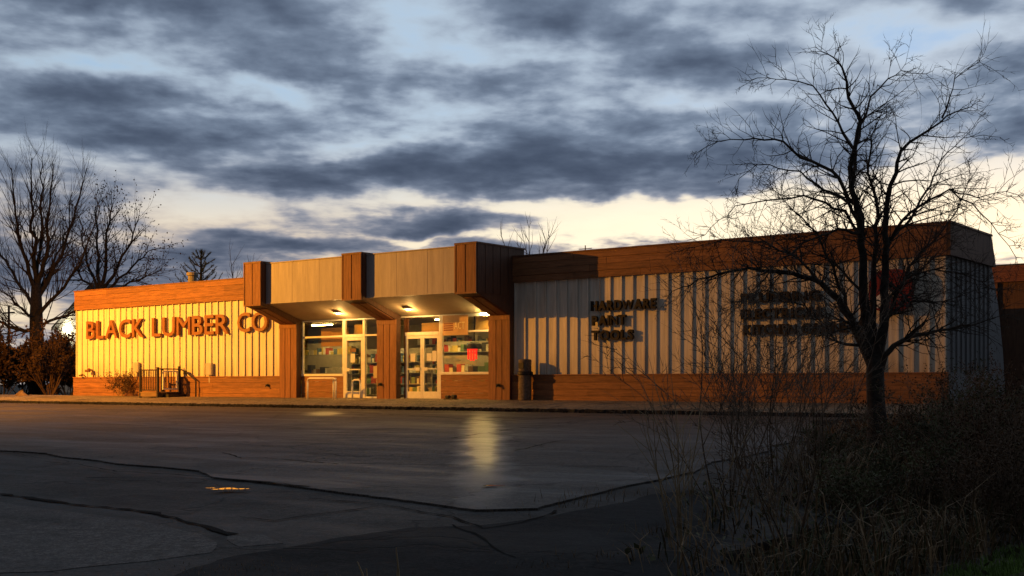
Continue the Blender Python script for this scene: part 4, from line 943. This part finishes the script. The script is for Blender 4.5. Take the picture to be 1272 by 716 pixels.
# left end: reddish bush, hedge, mound, weeds against the wall
b = atZ(62, 489, 63); b.z = -.25; shrub('ornamental_bush', 'reddish brown round bush left of the lit wall end', b, 12, 3.4, .95, rq, M_TWIGR, M_BROWNLEAF, 5, 2, 'bush', rad=.05, ls=2.6)
for i, (px, Zz, h) in enumerate(((4, 66, 3.2), (28, 69, 3.0), (50, 70, 3.2), (84, 66, 2.8), (104, 70, 2.8), (-22, 66, 3.3))):
    b = atZ(px, 489, Zz); b.z = -.3
    shrub('hedge_bush', ['dark twiggy bush at the left edge of the picture', 'dark twiggy bush below the tall bare tree', 'dark twiggy bush behind the reddish bush', 'dark twiggy bush touching the lit wall end', 'dark twiggy bush behind the lit wall end', 'dark twiggy bush beyond the left edge'][i], b, 16, h, .9, rq, M_TWIG, M_BROWNLEAF, 7, 2, 'bush', 'dark bushes at the left end', rad=.03, ls=3.4)
def mound(px, w, label):
    b = atZ(px, 490, 56); b.z = -.36; v = []; f = []; n = 14; m = 6
    for i in range(m + 1):
        for j in range(n):
            a = 2 * pi * j / n; e = i / m; v.append((w * (1 - e ** 1.6) * cos(a) * (1 + .2 * sin(3 * a)) , .6 * w * (1 - e ** 1.6) * sin(a), .5 * e * (1 + .3 * rg.uniform(-1, 1))))
    for i in range(m):
        for j in range(n): f.append((i * n + j, i * n + (j + 1) % n, (i + 1) * n + (j + 1) % n, (i + 1) * n + j))
    add('earth_mound', mesh('earth_mound', v, f, M_DRY, True), None, b, label=label, cat='mound')
mound(28, 1.1, 'low rounded mound of earth at the left edge of the walk')
b = Vector((-44.7, -.55, -.02)); shrub('dry_weed', 'dry twiggy weed against the brown base left of the landing', b, 22, 1.0, .8, rq, M_STEM, M_BROWNLEAF, 2, 2, 'weed', rad=.008)
# thicket at the right of the car park
spots = []
for i, (px, py, Zz, h, n) in enumerate(((905, 640, 12.5, 2.7, 9), (955, 610, 14, 2.9, 9), (1010, 590, 15.5, 2.4, 9), (850, 690, 10.2, 1.9, 14), (985, 690, 10.5, 1.7, 9), (930, 560, 17, 2.1, 8),
                                    (1150, 560, 17, 1.9, 16), (1205, 560, 15.5, 2.0, 16), (1255, 560, 15, 2.1, 16), (1130, 610, 13.5, 1.3, 14), (1225, 620, 12.5, 1.5, 14), (1175, 530, 20, 2.0, 16), (1240, 520, 21, 2.4, 16), (1060, 640, 12, 1.1, 12), (1275, 590, 13, 1.8, 14), (1040, 560, 18, 1.0, 12))):
    b = atZ(px, py, Zz); b.z = gz(b.x, b.y)
    lab = ['slim sapling shrub with long whips at the left of the thicket', 'tall sapling shrub reaching over the dark letters', 'bare sapling shrub left of the tree trunk', 'clump of upright straw coloured stems at the edge of the drive', 'low bare shrub at the bottom of the thicket', 'thin bare shrub by the far edge of the car park',
           'dense twiggy bush right of the tree trunk', 'dense twiggy bush below the end of the store', 'dense twiggy bush near the right edge', 'low tangled bush before the tree', 'low tangled bush above the green grass', 'dark bush against the brown base right of the trunk', 'dark bush at the foot of the end wall', 'low tangled bush left of the tree foot', 'tangled bush cut by the right edge', 'small bush at the foot of the tree'][i]
    big = i >= 6
    shrub('thicket_shrub', lab, b, n, h * (.62 if big else .9), .95 if big else .55 if i != 3 else .18, rq, M_THTWIG if i != 3 else M_STEM, M_LEAF if i % 2 else M_BROWNLEAF, 1 if big else 0, 3 if big else 3 if i < 3 or i in (4, 5) else 1, 'shrub', 'bare shrubs of the thicket', rad=.011 if i != 3 else .008, ls=.62)
def project(p):
    d = p - CAM; Z = d.dot(AX); return CX + FPX * d.dot(RT) / Z, CY - FPX * d.z / Z
def on_lawn(x, y):
    px, py = project(Vector((x, y, gz(x, y)))); return px > 900 and py > 718 - (px - 1165) * .37 + 4 * sin(px * .11)
def weeds():
    tb = Tubes(); gl = Tubes(); gr = Tubes(); r = random.Random(4)
    cnt = 0
    edge = sorted(((lot(*p).y, lot(*p).x) for p in ((1005, 530), (975, 555), (915, 588), (850, 625), (815, 660), (800, 700), (795, 740), (790, 800), (780, 900))))
    def inside(x, y):
        if y >= edge[-1][0]: e = -9.6 + .3 * sin(y)
        elif y <= edge[0][0]: e = edge[0][1]
        else:
            for (ya, xa_), (yb, xb_) in zip(edge, edge[1:]):
                if ya <= y <= yb: e = xa_ + (xb_ - xa_) * (y - ya) / (yb - ya)
        return x - (e + .25 * sin(y * 1.7) + .15 * sin(y * 4.1))
    while cnt < 24000:
        x = r.uniform(-11, 3.5); y = r.uniform(-27.5, -3.8)
        if r.random() > inside(x, y) / 2.2: continue
        if on_lawn(x, y): continue
        dist = (Vector((x, y, 0)) - Vector((0, -31.7, 0))).length
        clump = sin(x * 2.3 + y * 1.1) * sin(y * 1.9 - x * .7) + .6 * sin(x * 5.1) * sin(y * 4.7)
        if clump < r.uniform(-1.2, .6): continue
        z = gz(x, y) - .03; h = r.uniform(.10, .42) * (1 + .9 * max(0, clump)) * (1.5 if r.random() < .12 else 1); a = r.uniform(0, 2 * pi); l = r.uniform(.2, 1.3) * h
        w = .0035 + dist * .00035; q = gl if r.random() < .22 else tb
        p = Vector((x, y, z)); m = p + Vector((cos(a) * l * .35, sin(a) * l * .35, h * .65)); e = p + Vector((cos(a) * l, sin(a) * l, h * r.uniform(.6, 1.0)))
        s = Vector((-sin(a), cos(a), 0)) * w; i = len(q.v); q.v += [p - s, p + s, m + s * .8, m - s * .8, e]; q.f += [(i, i + 1, i + 2, i + 3), (i + 3, i + 2, i + 4)]; cnt += 1
    for _ in range(9000):                # fallen leaves and low leafy cover
        x = r.uniform(-10, 3.5); y = r.uniform(-27, -4.5)
        if inside(x, y) < 0: continue
        p = Vector((x, y, gz(x, y) + r.uniform(0, .16))); gl.leaf(p, rvec(r) + Vector((0, 0, .5)), .05, .08, r)
    tb.build('dead_grass', M_DRY, kind='stuff', label='tangled dead grass filling the strip right of the drive', cat='grass')
    gl.build('ground_cover', M_LEAF, kind='stuff', label='low dull green leaves among the dead grass', cat='ground cover')
    c = 0
    while c < 52000:                     # mown green grass in the corner
        x = r.uniform(-4.2, 1.5); y = r.uniform(-25.5, -19.0)
        if not on_lawn(x, y): continue
        p = Vector((x, y, gz(x, y) - .01)); a = r.uniform(0, 2 * pi); h = r.uniform(.05, .12); s = Vector((-sin(a), cos(a), 0)) * .006; e = p + Vector((cos(a) * .04, sin(a) * .04, h)); gr.tri(p - s, p + s, e); c += 1
    gr.build('lawn', M_GRASS, kind='stuff', label='short green grass in the bottom right corner', cat='grass')
    # weeds in the cracks and along the bottom edge
    cw = Tubes()
    for (px, py, n, h) in ((700, 626, 40, .16), (735, 618, 40, .18), (770, 612, 30, .14), (640, 634, 14, .08), (540, 563, 6, .10), (524, 566, 6, .10), (680, 700, 30, .08), (760, 690, 30, .10), (800, 660, 30, .14), (340, 700, 120, .045), (300, 706, 140, .05), (250, 706, 80, .04), (380, 712, 60, .05), (430, 714, 30, .05), (170, 712, 30, .04)):
        o = lot(px, py)
        for _ in range(n):
            x = o.x + r.gauss(0, .22); y = o.y + r.gauss(0, .14); p = Vector((x, y, lotz(y) - .045)); a = r.uniform(0, 2 * pi); hh = h * r.uniform(.4, 1.2); s = Vector((-sin(a), cos(a), 0)) * .005; cw.tri(p - s, p + s, p + Vector((cos(a) * hh * .6, sin(a) * hh * .6, hh)))
    cw.build('crack_weeds', M_DRY, kind='stuff', label='thin dry weeds growing from the broken asphalt', cat='weeds')
    for i, (px, py, tips, lab) in enumerate(((452, 716, ((-8, -18), (3, -10), (9, 6)), 'bent pale reed stems at the bottom edge'), (492, 716, ((0, -36), (2, -20)), 'single upright dry stem at the bottom edge'))):
        o = lot(px, py + 14); t = thing('dry_reed', lab, 'reed', o)
        for j, (dx, dy) in enumerate(tips):
            q = Tubes(); Zr = (o - CAM).dot(AX); e = atZ(px + dx, py + dy, Zr); q.tube([o + Vector((.02 * j, 0, -.05)), o.lerp(e, .5) + Vector((.01, .01, 0)), e], [.010, .008, .003], 4); q.build('stem', M_STEM, t, o)
weeds()
pl = atZ(1084, 711, 9.6); pl.z = gz(pl.x, pl.y) + .05
bm = bmesh.new(); bmesh.ops.create_icosphere(bm, subdivisions=2, radius=.06)
for v in bm.verts: v.co *= rg.uniform(.6, 1.15)
me = bpy.data.meshes.new('paper_scrap'); bm.to_mesh(me); bm.free(); me.materials.append(M_PAPER)
add('paper_scrap', me, None, pl, None, 'crumpled white scrap of paper in the weeds at the bottom', 'litter')
